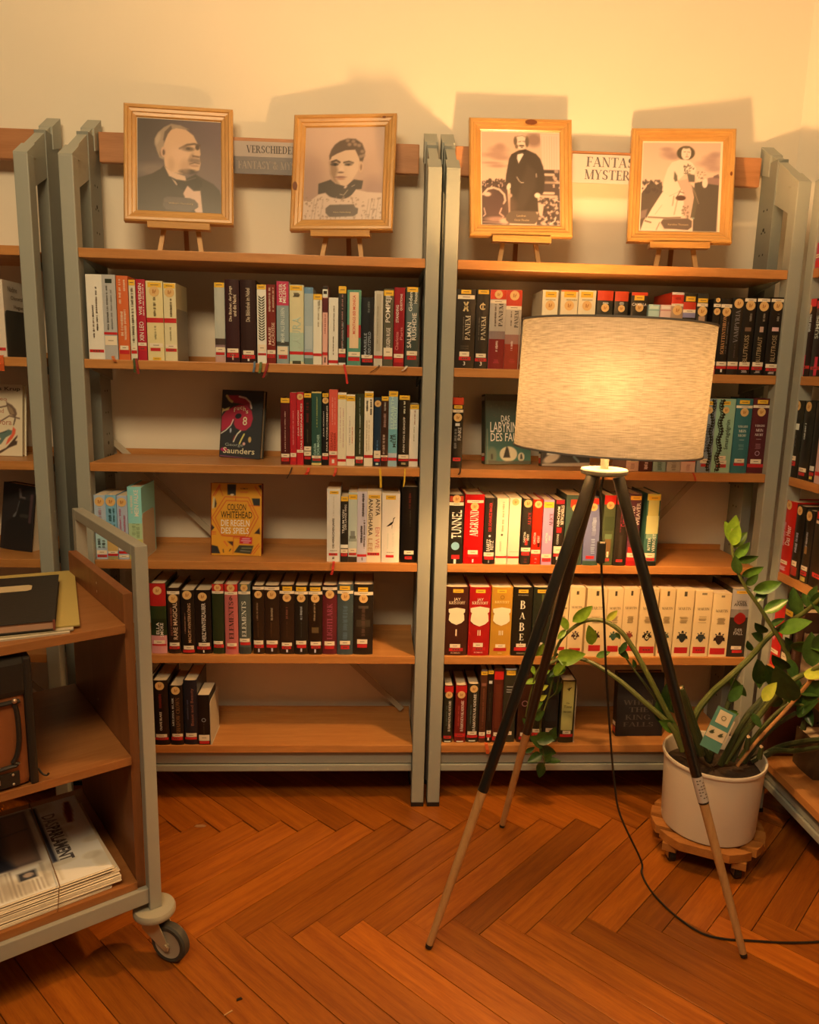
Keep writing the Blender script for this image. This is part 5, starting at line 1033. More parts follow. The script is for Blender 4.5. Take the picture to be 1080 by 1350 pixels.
def art3(e, iw, ih, b):
    p = Paint(100, 112, (138, 160, 945, 1095), 'dcab7a').grad('d6a272', 'e2b07e', 'v')
    for x, y, rx, ry in ((310, 340, 90, 40), (270, 390, 130, 26), (340, 420, 90, 22), (300, 500, 90, 18), (330, 300, 50, 30), (240, 470, 100, 12)): p.ell(x, y, rx, ry, 'ac7c58', 1, .8)
    p.ell(680, 230, 80, 70, '966e4e', .7).poly([(745, 165), (945, 165), (945, 540), (760, 520)], 'e0b184', 4)
    for x in range(760, 940, 26): p.line([(x, 190), (x, 520)], 5, 'c8966a', .8)
    p.poly([(138, 660), (220, 640), (330, 670), (400, 690), (420, 1095), (138, 1095)], '5a4130', 6).speck(50, (150, 640, 400, 720), 12, '4a3626', 3).speck(26, (150, 640, 400, 720), 7, 'd0a078', 6)
    p.line([(150, 790), (200, 735), (260, 722), (320, 740), (370, 790), (380, 850), (360, 880)], 20, 'd8a87c').ell(255, 880, 100, 130, '5e4232', .3).ell(195, 788, 38, 22, 'd8a87c', .5).line([(340, 930), (320, 980), (360, 1010), (330, 1060)], 14, 'd8a078', .9).line([(160, 930), (175, 990), (155, 1010)], 10, 'd0a07c').ell(290, 1040, 110, 26, 'a87858', .8).ell(370, 1060, 50, 30, 'd8a474', .7).line([(150, 1070), (380, 1080)], 8, 'b88a68')
    p.poly([(770, 530), (945, 530), (945, 1095), (700, 1095)], '5c4634', 6)
    for y, x0, x1, h in ((548, 790, 890, '4a3a2a'), (580, 790, 880, 'd8aa7c'), (608, 790, 920, '5a4632'), (660, 780, 930, 'b08a62'), (768, 770, 880, 'e0b080'), (802, 750, 910, 'd6a678')): p.line([(x0, y), (x1, y)], 24 if y > 560 else 18, h, .9)
    p.speck(70, (730, 820, 940, 1085), 16, 'd2a378', 9, .85).speck(50, (730, 820, 940, 1085), 14, '4c3a2a', 10, .8).poly([(712, 870), (780, 880), (760, 1010), (720, 960)], 'cfa076', 6).line([(840, 1080), (890, 1050), (900, 1010)], 12, 'd8b48a').speck(16, (880, 540, 940, 720), 12, 'c89a70', 12)
    p.poly([(508, 345), (600, 328), (700, 370), (745, 420), (775, 500), (792, 620), (780, 740), (770, 775), (712, 780), (722, 960), (430, 960), (432, 740), (380, 690), (388, 600), (420, 430), (445, 380)], '4a3a28', 5)
    p.poly([(610, 480), (690, 540), (700, 700), (560, 940), (470, 930)], '54432f', 40, .7).ell(440, 900, 50, 80, '7c5a40', 1, .5)
    p.ell(548, 252, 58, 76, 'e6bb8a', .12).ell(488, 245, 18, 46, '6c5236', .4).ell(608, 250, 20, 54, '6c5236', .4).line([(480, 220), (510, 195), (560, 186), (605, 210)], 9, '86683f', .8).ell(500, 300, 16, 22, '7a5c3c', .6)
    p.line([(520, 252), (545, 248)], 7, '6a4e34').line([(565, 246), (592, 250)], 7, '6a4e34').ell(552, 292, 30, 11, '6a4e32', .5).ell(556, 312, 12, 6, '7a5236', .5).poly([(516, 340), (600, 325), (590, 350), (530, 352)], '3a2c1e', 5)
    p.poly([(508, 380), (560, 368), (572, 378), (520, 470), (503, 420)], 'e6c296', 4).line([(500, 610), (525, 650), (545, 665), (568, 664)], 7, 'd8b488').line([(702, 575), (704, 605)], 8, 'd0aa80')
    p.ell(416, 708, 20, 36, 'e4b888', .3, 1, 15).ell(712, 792, 30, 26, 'e6bc8c', .3).ell(430, 798, 22, 20, 'c09068', .6)
    p.poly([(385, 1000), (430, 960), (470, 950), (690, 955), (722, 1000), (722, 1040), (680, 1085), (420, 1080), (385, 1050)], '6a5239', 4)
    p.sheet('photo_print', iw-.004, ih-.006, e, (-iw/2+.003, -.0001, b+.002), tint=[1, .74, .40], gain=.9, rough=.3)
    caption(e, iw, ih, b, [('Landrat', .45, .565), ('Oscar Fleusler', .42, .61)], 0, 0, .905, .0058)
def art4(e, iw, ih, b):
    p = Paint(100, 112, (150, 150, 940, 1012), 'e0ae7c').grad('dca878', 'e6b684', 'v')
    for x, y, rx, ry in ((420, 260, 80, 46), (470, 285, 60, 30), (850, 300, 80, 34), (890, 260, 60, 26), (830, 350, 110, 34), (880, 400, 80, 30), (390, 210, 60, 20)): p.ell(x, y, rx, ry, 'a97c5c', 1, .7)
    p.poly([(690, 540), (780, 520), (940, 540), (930, 1012), (690, 1012)], '5c4a34', 5).poly([(820, 490), (940, 470), (940, 560), (820, 545)], '9a6e52', 8).poly([(880, 470), (930, 450), (940, 490), (880, 490)], '7a5842', 5)
    p.poly([(150, 650), (200, 580), (250, 515), (300, 560), (355, 530), (375, 640), (215, 890), (150, 830)], '5e4a34', 6).speck(40, (160, 510, 360, 640), 12, '524030', 5).poly([(150, 820), (220, 800), (200, 900), (150, 960)], '8c6a50', 14).poly([(150, 900), (200, 880), (160, 1012), (150, 1012)], '6a5038', 6)
    p.ell(588, 248, 92, 70, '5c4a30', .15).ell(592, 250, 50, 66, 'e8be8e', .12).ell(590, 190, 40, 14, '6c5638', .5).line([(568, 236), (586, 234)], 6, '86643f').line([(605, 236), (628, 240)], 6, '86643f').line([(588, 285), (612, 285)], 6, '9a5a40').ell(600, 262, 8, 16, 'd4a678', .6).ell(600, 325, 16, 14, '8c6a48', .5)
    p.poly([(535, 312), (620, 318), (660, 345), (700, 400), (690, 440), (670, 470), (590, 450), (520, 520), (570, 600), (440, 672), (362, 618), (378, 500), (410, 400), (450, 340)], 'e8c08e', 5)
    p.poly([(480, 425), (510, 470), (515, 520), (490, 530), (475, 500)], '6a5a3c', 5).line([(520, 520), (560, 600), (520, 640), (440, 672)], 9, '9a7850', .8)
    p.poly([(370, 625), (440, 672), (570, 610), (600, 700), (575, 870), (540, 880), (215, 885), (260, 800)], 'e8c190', 4).line([(365, 760), (300, 850)], 6, 'b08c60', .6).line([(485, 670), (475, 760)], 10, '8c7048', .8).line([(525, 690), (495, 850)], 10, '94784e', .7)
    p.poly([(525, 520), (620, 500), (680, 600), (690, 680), (650, 880), (610, 880), (590, 760), (580, 640)], 'd29c72', 8).poly([(660, 560), (700, 600), (730, 720), (700, 880), (660, 880), (690, 680)], '66543a', 5).line([(640, 540), (700, 640), (740, 740)], 6, 'c09468', .7)
    p.poly([(610, 450), (690, 460), (690, 530), (630, 530)], '6a5840', 8).speck(24, (575, 350, 680, 450), 8, '7a6040', 8).line([(580, 385), (640, 370)], 10, '7a6040').line([(580, 445), (640, 450)], 9, '7a6040').poly([(680, 440), (730, 440), (790, 490), (740, 530), (700, 500)], 'e2b684', 5).speck(14, (690, 430, 800, 500), 7, '94704c', 3)
    p.ell(795, 540, 28, 46, 'e8be8e', .25).ell(555, 688, 52, 26, '5a3c28', .25).line([(520, 670), (545, 625), (585, 640)], 8, '6a4c34').speck(20, (575, 760, 640, 880), 9, '8a6a48', 4)
    p.poly([(155, 1012), (190, 905), (375, 890), (385, 920), (330, 960), (400, 1012)], 'e4bc8a', 4).line([(230, 878), (420, 884), (560, 878)], 13, '7a5c3e').line([(200, 915), (260, 930)], 14, '7a5a3c').line([(350, 930), (320, 1000)], 8, '8a6a48')
    p.poly([(360, 930), (385, 895), (640, 885), (680, 910), (680, 970), (640, 1000), (520, 992), (400, 990)], '6b523b', 4).ell(690, 885, 14, 8, '8a9070', .5)
    p.sheet('photo_print', iw-.010, ih-.008, e, (-iw/2+.003, -.0001, b+.002), tint=[1, .74, .40], gain=.9, rough=.3)
    caption(e, iw, ih, b, [('Karoline Thomsen', .36, .61)], 0, 0, .93, .0055)
portrait(-.735, 1.733, .299, .332, 5.04, .35, 'framed portrait of a man in profile with bow tie, leftmost on the shelf tops', 'small easel under the leftmost portrait', art1)
portrait(-.280, 1.727, .297, .336, -8.71, .44, 'framed portrait of a woman with a dark ruffled collar, second from left', 'small easel under the portrait of the woman in a ruffled collar', art2, knots=((3, .62, .014), (2, .12, .006)))
portrait(.238, 1.728, .299, .343, -.10, 1.01, 'framed portrait of a standing man in a long dark coat, third from left', 'small easel under the portrait of the standing man', art3, knots=((2, .40, .020),))
portrait(.703, 1.726, .298, .336, -8.02, -.47, 'framed portrait of a woman in a light dress and bonnet, rightmost', 'small easel under the rightmost portrait', art4, knots=((1, .60, .007),))

# ------------------------------------------------------------------ tripod floor lamp
HUB = Vector((.350, -.456, 1.118))
L = thing('tripod_lamp', (HUB.x, HUB.y, 0), 'tripod floor lamp with grey linen drum shade and black wooden legs', 'floor lamp')
M_LBLK = mat('black_lacquer', (.010, .010, .009), .28, coat=.4)
M_DOWEL = wood('ash_dowel', (.58, .34, .14), (.46, .24, .085), 'z', .45, 6, 10)
feet = [(-.033, -.594), (.711, -.637), (.224, -.111)]
for i, (fx, fy) in enumerate(feet):
    F = Vector((fx-HUB.x, fy-HUB.y, 0)); n = F.normalized()
    A = n*.033+Vector((0, 0, HUB.z-.004)); F = F+Vector((0, 0, .002)); P = lambda t: A+(F-A)*t
    k = (.66, .672, .682)[i]
    lg = MB().tube([P(0), P(.3), P(k)], [.0135, .0130, .0122], 14).build('leg', M_LBLK, L)
    MB().tube([P(k), P(.85), P(.992)], [.0112, .0100, .0085], 14).build('wooden_foot', M_DOWEL, lg)
    MB().tube([P(.992), P(1)], [.0088, .0080], 12).build('rubber_tip', M_BLACK, lg)
    if i == 1:
        d = (F-A).normalized(); s = d.cross(Vector((0, -1, 0))).normalized(); fr = s.cross(d).normalized()
        if fr.y > 0: fr = -fr
        vs = []; fs = []; m = 8; r = .0127
        t0, t1 = .615, .668
        for j in range(m+1):
            w_ = -1.2+2.6*j/m; o = fr*math.cos(w_)*r+s*math.sin(w_)*r
            vs += [P(t0)+o, P(t1)+o]
        fs = [(2*j, 2*j+2, 2*j+3, 2*j+1) for j in range(m)]
        lb = MB().add(vs, fs).build('leg_sticker', mat('sticker_paper', (.55, .50, .46), .5), lg)
        q = MB()
        for a_ in range(7):
            t_ = .621+.006*a_
            for b_ in range(3):
                w0 = -.75+.5*b_; w1 = w0+.34
                o0 = fr*math.cos(w0)*.0129+s*math.sin(w0)*.0129; o1 = fr*math.cos(w1)*.0129+s*math.sin(w1)*.0129
                if (a_*5+b_*3) % 4: q.add([P(t_)+o0, P(t_)+o1, P(t_+.002)+o1, P(t_+.002)+o0], [(0, 1, 2, 3)])
        q.build('sticker_print', M_INK, lb)
MB().lathe([(.001, -.006), (.046, -.006), (.052, -.004), (.054, .001), (.054, .005), (.052, .0065), (.001, .0065)], (0, 0, HUB.z+.006), 40).build('hub_disc', mat('hub_lacquer', (.025, .026, .022), .45), L)
MB().lathe([(.001, .0000), (.0515, .0000), (.0515, .0008), (.001, .0008)], (0, 0, HUB.z+.0126), 40).build('hub_top', mat('hub_top_lit', (.50, .44, .28), .5), L)  # pale top of the dark hub: the bulb's light put into its colour
MB().tube([(0, 0, HUB.z+.013), (0, 0, HUB.z+.09)], .0095, 14).build('stem', mat('stem_grey', (.10, .10, .09), .5), L)
sock = MB().tube([(0, 0, HUB.z+.09), (0, 0, HUB.z+.153)], .019, 16).build('socket', mat('socket_white', (.6, .55, .45), .5), L)
# shade: tilted a touch
SR, S0, S1 = .2105, 1.176, 1.455
sh = bpy.data.materials.new('grey_linen_shade'); sh.use_nodes = True
nt = sh.node_tree; nt.nodes.clear(); N = nt.nodes.new; K = nt.links.new
o_ = N('ShaderNodeOutputMaterial'); d_ = N('ShaderNodeBsdfDiffuse'); t_ = N('ShaderNodeBsdfTranslucent'); a_ = N('ShaderNodeAddShader')
tc = N('ShaderNodeTexCoord'); mpa = N('ShaderNodeMapping'); mpb = N('ShaderNodeMapping')
na = N('ShaderNodeTexNoise'); nb = N('ShaderNodeTexNoise')
# woven threads: angle around the drum and height as thread coordinates
sx = N('ShaderNodeSeparateXYZ'); K(tc.outputs['Object'], sx.inputs[0])
an = N('ShaderNodeMath'); an.operation = 'ARCTAN2'; K(sx.outputs['X'], an.inputs[0]); K(sx.outputs['Y'], an.inputs[1])
cb = N('ShaderNodeCombineXYZ'); K(an.outputs[0], cb.inputs['X']); K(sx.outputs['Z'], cb.inputs['Y'])
for n_, m_, s_ in ((na, mpa, (6, 420, 1)), (nb, mpb, (260, 40, 1))):
    m_.inputs['Scale'].default_value = s_; K(cb.outputs[0], m_.inputs['Vector']); K(m_.outputs[0], n_.inputs['Vector']); n_.inputs['Scale'].default_value = 1.0; n_.inputs['Detail'].default_value = 3
mx = N('ShaderNodeMath'); mx.operation = 'MULTIPLY_ADD'; mx.inputs[1].default_value = .28; K(nb.outputs['Fac'], mx.inputs[0]); K(na.outputs['Fac'], mx.inputs[2])
mr = N('ShaderNodeMapRange'); mr.inputs[1].default_value = .38; mr.inputs[2].default_value = .92; mr.inputs[3].default_value = .58; mr.inputs[4].default_value = 1.34; K(mx.outputs[0], mr.inputs[0])
v1 = N('ShaderNodeVectorMath'); v1.operation = 'SCALE'; v1.inputs[0].default_value = (.26, .23, .235); K(mr.outputs[0], v1.inputs['Scale'])
ge = N('ShaderNodeNewGeometry'); ml = N('ShaderNodeMixRGB'); ml.inputs[2].default_value = (.74, .70, .64, 1)   # grey linen outside, white lining inside
K(ge.outputs['Backfacing'], ml.inputs[0]); K(v1.outputs[0], ml.inputs[1]); K(ml.outputs[0], d_.inputs['Color'])
v2 = N('ShaderNodeVectorMath'); v2.operation = 'SCALE'; v2.inputs[0].default_value = (.0205, .0186, .0148); K(mr.outputs[0], v2.inputs['Scale']); K(v2.outputs[0], t_.inputs['Color'])
rf = N('ShaderNodeBsdfRefraction'); rf.inputs['Roughness'].default_value = 1.0; rf.inputs['IOR'].default_value = 1.5
v3 = N('ShaderNodeVectorMath'); v3.operation = 'SCALE'; v3.inputs[0].default_value = (.0019, .0018, .0015); K(mr.outputs[0], v3.inputs['Scale']); K(v3.outputs[0], rf.inputs['Color'])
a2 = N('ShaderNodeAddShader')
K(d_.outputs[0], a_.inputs[0]); K(t_.outputs[0], a_.inputs[1]); K(a_.outputs[0], a2.inputs[0]); K(rf.outputs[0], a2.inputs[1]); K(a2.outputs[0], o_.inputs['Surface'])
tilt = Matrix.Translation((.004, 0, (S0+S1)/2)) @ Matrix.Rotation(math.radians(1.6), 4, 'Y')
hs = (S1-S0)/2
shade = MB().lathe([(SR-.002, -hs), (SR-.002, hs)], n=96, M=tilt).build('lamp_shade', sh, L)
for z in (-hs, hs): MB().lathe([(SR-.003, z-.002), (SR, z-.002), (SR+.0004, z), (SR, z+.002), (SR-.003, z+.002)], n=96, M=tilt, close=True).build('shade_hem', mat('shade_hem', (.12, .11, .105), .7), shade)
sp = MB()
for j in range(3):
    w_ = j*2*math.pi/3+.4; sp.tube([tilt @ Vector((.016*math.cos(w_), .016*math.sin(w_), -hs+.075)), tilt @ Vector((.06*math.cos(w_), .06*math.sin(w_), -hs+.055)), tilt @ Vector((SR*.99*math.cos(w_), SR*.99*math.sin(w_), -hs+.003))], .0016, 6)
sp.build('shade_spider', mat('spider_wire', (.4, .38, .34), .4, metal=1), shade)
bulb = MB().lathe([(.012, 0), (.014, .012), (.022, .03), (.0285, .05), (.030, .062), (.027, .078), (.017, .089), (.001, .093)], (0, 0, HUB.z+.155), 18)
bm_ = bpy.data.materials.new('glowing_bulb'); bm_.use_nodes = True
bb = bm_.node_tree.nodes['Principled BSDF']; bb.inputs['Emission Color'].default_value = (*LAMP_COLOR, 1); bb.inputs['Emission Strength'].default_value = LAMP_POWER/(math.pi*.0098)
bulb.build('bulb', bm_, L)
# cord with its switch: hangs from the hub, then lies on the floor
cd = thing('lamp_cord', (HUB.x, HUB.y, 0), 'black lamp cord with inline switch hanging from the tripod lamp to the floor', 'cord')
pts = [(.0, .0, HUB.z-.0015)]
px = [(792, 650, -.452), (792.5, 690, -.445), (793, 745, -.43), (796, 800, -.415), (799, 880, -.385), (804, 960, -.36), (810, 1030, -.335), (818, 1075, -.325)]
pts += [tuple(at(u, v, y=y)-Vector((HUB.x, HUB.y, 0))) for u, v, y in px]
pts += [tuple(Vector(q)-Vector((HUB.x, HUB.y, 0))) for q in ((.572, -.322, .034), (.569, -.342, .010), (.570, -.385, .0031), (.579, -.440, .0031), (.602, -.503, .0031), (.640, -.560, .0031), (.690, -.582, .0031), (.745, -.588, .0031), (.844, -.597, .0031), (.95, -.592, .0031), (1.06, -.565, .0031))]
def smooth(pts, k=5):
    P = [Vector(p) for p in pts]; P = [P[0]*2-P[1]]+P+[P[-1]*2-P[-2]]; o = []
    for i in range(1, len(P)-2):
        for j in range(k):
            t = j/k; a, b, c, d = P[i-1:i+3]
            o.append(.5*((2*b)+(c-a)*t+(2*a-5*b+4*c-d)*t*t+(3*b-a-3*c+d)*t*t*t))
    return o+[P[-2]]
MB().tube(smooth(pts), .0028, 6).build('cable', M_BLACK, cd)
c0 = at(793.5, 714, y=-.44)-Vector((HUB.x, HUB.y, 0)); 
sw = MB().box(c0.x-.0095, c0.x+.0095, c0.y-.007, c0.y+.007, c0.z-.052, c0.z, ch=.003).build('switch_box', M_BLACK, cd)
MB().box(c0.x-.006, c0.x+.006, c0.y-.009, c0.y-.006, c0.z-.0035, c0.z+.001, ch=.001).build('switch_ring', mat('switch_metal', (.6, .5, .35), .4), sw)

# ------------------------------------------------------------------ potted plant on a slatted trolley
PC = Vector((.794, -.229, 0))
T = thing('plant_trolley', PC, 'round slatted wooden plant trolley under the white flower pot', 'plant trolley')
M_SLAT = wood('stained_pine_slats', (.46, .20, .05), (.32, .12, .026), 'x', .4, 5, 9)
ang = math.radians(-27); tr = .154; zt = .088
for i in range(5):
    y0 = -.140+.0595*i; y1 = y0+.043; pts = []
    xa = [(s*math.sqrt(max(tr*tr-y*y, .0016)), y) for y in (y0, (y0+y1)/2, y1) for s in (1,)]
    poly = [(-x, y) for x, y in xa[::-1]]+xa
    M = Matrix.Rotation(ang, 4, 'Z')
    MB().prism([(x, y) for x, y in poly], zt-.024, zt, 'z', M=M).build('slat', M_SLAT, T)
for y in (-.09, .09):
    MB().box(-.02 if False else y-.018, y+.018, -.122, .122, zt-.046, zt-.0245, M=Matrix.Rotation(ang, 4, 'Z')).build('cross_bar', M_SLAT, T)
for sx_ in (-1, 1):
    for sy2 in (-1, 1):
        c = Matrix.Rotation(ang, 4, 'Z') @ Vector((sx_*.085, sy2*.092, 0))
        w = MB().tube([c+Vector((-.008, 0, .019)), c+Vector((.008, 0, .019))], .0188, 16).build('caster_wheel', M_BLACK, T)
        MB().box(c.x-.011, c.x-.009, c.y-.01, c.y+.01, .012, .042).box(c.x+.009, c.x+.011, c.y-.01, c.y+.01, .012, .042).build('caster_fork', mat('zinc', (.5, .47, .4), .4, metal=1), w)
PT = thing('potted_plant', PC+Vector((0, 0, zt+.0005)), 'leafy zamioculcas in a white plastic pot behind the lamp leg', 'potted plant')
hb_ = .214
M_POT = mat('white_pot_plastic', (.74, .68, .58), .38, vary=.03, vscale=5)
MB().lathe([(.001, .0), (.118, .0), (.1255, .004), (.127, .012), (.1335, hb_-.012), (.138, hb_-.010), (.1395, hb_-.004), (.138, hb_), (.1335, hb_-.001), (.131, hb_-.006), (.125, .02), (.001, .02)], n=64).build('pot', M_POT, PT)
sl = MB(); n = 28; vs = [(0, 0, hb_-.045)]; fs = []
for r_ in (.05, .09, .1295):
    for j in range(n): vs.append((r_*math.cos(2*math.pi*j/n), r_*math.sin(2*math.pi*j/n), hb_-.045+rnd.uniform(-.006, .006)))
for j in range(n): fs.append((0, 1+j, 1+(j+1) % n))
for a in range(2):
    for j in range(n): fs.append((1+a*n+j, 1+(a+1)*n+j, 1+(a+1)*n+(j+1) % n, 1+a*n+(j+1) % n))
sl.add(vs, fs).build('soil', mat('potting_soil', (.045, .028, .018), .95, bump=1, bscale=150, vary=.4, vscale=60), PT)
def leaf_mat(name, c, c2):
    m = bpy.data.materials.new(name); m.use_nodes = True; nt = m.node_tree; b = nt.nodes['Principled BSDF']
    tc = nt.nodes.new('ShaderNodeTexCoord'); n_ = nt.nodes.new('ShaderNodeTexNoise'); n_.inputs['Scale'].default_value = 5; nt.links.new(tc.outputs['Object'], n_.inputs['Vector'])
    r = nt.nodes.new('ShaderNodeValToRGB'); r.color_ramp.elements[0].position = .35; r.color_ramp.elements[0].color = (*c, 1); r.color_ramp.elements[1].position = .7; r.color_ramp.elements[1].color = (*c2, 1)
    nt.links.new(n_.outputs['Fac'], r.inputs['Fac']); nt.links.new(r.outputs['Color'], b.inputs['Base Color'])
    b.inputs['Roughness'].default_value = .32
    tr_ = nt.nodes.new('ShaderNodeBsdfTranslucent'); nt.links.new(r.outputs['Color'], tr_.inputs['Color']); mx = nt.nodes.new('ShaderNodeMixShader'); mx.inputs[0].default_value = .25
    nt.links.new(b.outputs[0], mx.inputs[1]); nt.links.new(tr_.outputs[0], mx.inputs[2]); nt.links.new(mx.outputs[0], nt.nodes['Material Output'].inputs['Surface'])
    return m
LM = {'d': leaf_mat('leaf_dark', (.032, .085, .018), (.045, .115, .024)), 'm': leaf_mat('leaf_mid', (.07, .175, .022), (.10, .23, .03)),
      'b': leaf_mat('leaf_bright', (.17, .33, .03), (.24, .43, .04)), 'y': leaf_mat('leaf_yellow_green', (.45, .58, .07), (.55, .62, .10))}
M_STEM = mat('green_stem', (.085, .108, .026), .45, vary=.15, vscale=12); M_STEMD = mat('dark_stem', (.034, .048, .015), .5, vary=.2, vscale=12)
M_WOODY = mat('woody_stalk', (.42, .20, .07), .6, vary=.2, vscale=20); M_CUT = mat('cut_stalk', (.62, .42, .26), .7)
leaf_me = {}
def leaf_mesh(tone, heart):
    k = (tone, heart)
    if k in leaf_me: return leaf_me[k]
    mb = MB(); n = 9; vs = []
    for i in range(n):
        t = i/(n-1); wd = (math.sin(math.pi*t**(.62 if heart else .85)))**.8*(.30 if heart else .235) if 0 < t < 1 else .004
        zc = -.06*t*t+.02*t
        for s, q in ((-1, 1), (-.5, .45), (0, 0), (.5, .45), (1, 1)): vs.append((t, s*wd, zc+wd*.30*q*q))
    fs = [(i*5+j, i*5+j+1, i*5+j+6, i*5+j+5) for i in range(n-1) for j in range(4)]
    k0 = len(vs); vs2 = [(x, y, z-.006) for x, y, z in vs]
    fs2 = [tuple(reversed([v+k0 for v in f])) for f in fs]
    edge = [i*5 for i in range(n)]+[(n-1)*5+j for j in range(1, 5)]+[i*5+4 for i in range(n-2, -1, -1)]+[3, 2, 1]
    fs3 = [(edge[i], edge[(i+1) % len(edge)], edge[(i+1) % len(edge)]+k0, edge[i]+k0) for i in range(len(edge))]
    mb.add(vs+vs2, fs+fs2+fs3, 0, True)
    o = mb.build('leaf', LM[tone]); leaf_me[k] = o.data; bpy.data.objects.remove(o)
    return leaf_me[k]
def leaf(e, u0, v0, u1, v1, y, tone, heart=False, tip=0, roll=None):
    """a leaf from its base pixel to its tip pixel at depth y, tip brought tip metres nearer"""
    org = e.location; a = near(u0, v0, y); b = near(u1, v1, y-tip)
    d = b-a; L_ = d.length*(1.22 if v0 < 800 else 1.1); x = d.normalized(); toc = (CAM-a).normalized()
    nrm = (toc-x*toc.dot(x)).normalized(); r = roll if roll is not None else rnd.uniform(-.7, .7)
    nrm = Matrix.Rotation(r, 3, x) @ nrm; yv = nrm.cross(x)
    o = bpy.data.objects.new('leaf', leaf_mesh(tone, heart)); COL.objects.link(o); o.parent = e
    M = Matrix(((x.x, yv.x, nrm.x, a.x-org.x), (x.y, yv.y, nrm.y, a.y-org.y), (x.z, yv.z, nrm.z, a.z-org.z), (0, 0, 0, 1)))
    o.matrix_local = M @ Matrix.Scale(L_, 4)
    return o
def near(u, v, y):
    p = at(u, v, y=y)
    return p if p.x < .985 else at(u, v, x=.985+.012*((u*7+v*3) % 10)/10)
def stem(e, pts, r0, r1, m, name='stem', n=8):
    org = e.location; P = smooth([near(u, v, y)-org for u, v, y in pts], 4); k = len(P)
    return MB().tube(P, [r0+(r1-r0)*i/(k-1) for i in range(k)], n).build(name, m, e)
soil_v = 1000
# stalks: (u, v, depth) from the soil upwards
stem(PT, [(905, 985, -.235), (880, 940, -.215), (857, 895, -.19), (837, 858, -.16), (820, 834, -.14), (800, 820, -.12), (783, 817, -.11), (768, 820, -.10), (754, 829, -.09), (741, 842, -.08), (733, 858, -.08), (730, 875, -.075)], .0085, .0038, M_STEM)
stem(PT, [(900, 990, -.24), (885, 958, -.23), (848, 924, -.19), (818, 898, -.15), (787, 877, -.11), (767, 869, -.09), (745, 866, -.08), (722, 876, -.08)], .0085, .0045, M_STEM)
stem(PT, [(905, 992, -.20), (878, 941, -.19), (855, 908, -.17), (837, 884, -.15), (826, 868, -.14), (818, 856, -.14)], .0045, .0020, M_STEMD)
stem(PT, [(925, 995, -.26), (912, 955, -.26), (902, 920, -.27), (898, 908, -.27)], .011, .008, M_STEMD)
stem(PT, [(934, 1002, -.25), (922, 970, -.25), (906, 925, -.245), (899, 905, -.245)], .009, .006, M_STEMD)
stem(PT, [(912, 985, -.19), (916, 945, -.19), (937, 915, -.18), (958, 896, -.19), (988, 868, -.19), (1015, 838, -.20), (1040, 820, -.21), (1060, 808, -.21), (1082, 789, -.21)], .0105, .0055, M_STEM)
stem(PT, [(985, 995, -.20), (1020, 955, -.20), (1038, 915, -.215), (1041, 872, -.22), (1030, 846, -.22), (1015, 822, -.22), (1000, 798, -.22), (987, 780, -.22), (976, 761, -.22), (969, 743, -.22), (965, 718, -.22), (966, 697, -.22)], .0080, .0028, M_STEM)
stem(PT, [(955, 1005, -.27), (975, 975, -.275), (1000, 945, -.28), (1032, 906, -.29), (1058, 890, -.30), (1084, 878, -.31)], .0095, .0060, M_STEM)
stem(PT, [(965, 985, -.22), (985, 945, -.215), (1005, 922, -.21), (1022, 895, -.21), (1035, 872, -.21)], .0105, .0070, M_STEMD)
stem(PT, [(972, 1010, -.28), (1000, 975, -.285), (1030, 943, -.29), (1052, 918, -.295), (1073, 893, -.30)], .0042, .0060, M_WOODY, 'woody_stalk')
stem(PT, [(1000, 1000, -.22), (1030, 985, -.23), (1060, 978, -.24), (1084, 975, -.25)], .0105, .0075, M_STEMD)
stem(PT, [(985, 1000, -.22), (1005, 965, -.22), (1030, 938, -.22), (1048, 928, -.22)], .0075, .0060, M_STEMD)
stem(PT, [(975, 1000, -.25), (1005, 960, -.26), (1030, 935, -.26), (1045, 928, -.27), (1062, 930, -.27)], .0060, .0040, M_STEM)
stem(PT, [(950, 955, -.17), (960, 920, -.17), (972, 890, -.17), (995, 865, -.17)], .0025, .0015, M_STEMD)
for k_, (p0, p1, p2, p3) in enumerate([((965, 1003, -.26), (985, 960, -.26), (1010, 925, -.26), (1026, 905, -.26)), ((935, 1005, -.24), (944, 970, -.24), (956, 940, -.24), (962, 925, -.24)),
        ((980, 1005, -.24), (1000, 978, -.245), (1025, 955, -.25), (1050, 940, -.25)), ((990, 1003, -.22), (1020, 990, -.23), (1050, 990, -.24), (1082, 985, -.25)), ((915, 995, -.22), (905, 960, -.21), (890, 920, -.20), (884, 900, -.20)),
        ((950, 1008, -.27), (962, 985, -.28), (978, 955, -.285), (990, 940, -.29))]):
    stem(PT, [p0, p1, p2, p3], .009, .006, M_STEMD)
for u, v, y, dx in ((987, 972, -.29, .008), (1004, 985, -.29, .010), (899, 908, -.268, -.002), (1062, 946, -.31, 0)):
    a = at(u, v, y=y)-PT.location
    MB().tube([a+Vector((0, .004, -.035)), a], [.008, .0065], 8).build('stalk_stump', M_STEMD, PT); MB().tube([a, a+Vector((.0005, -.001, .0012))], [.0063, .0060], 8).build('cut_face', M_CUT, PT)
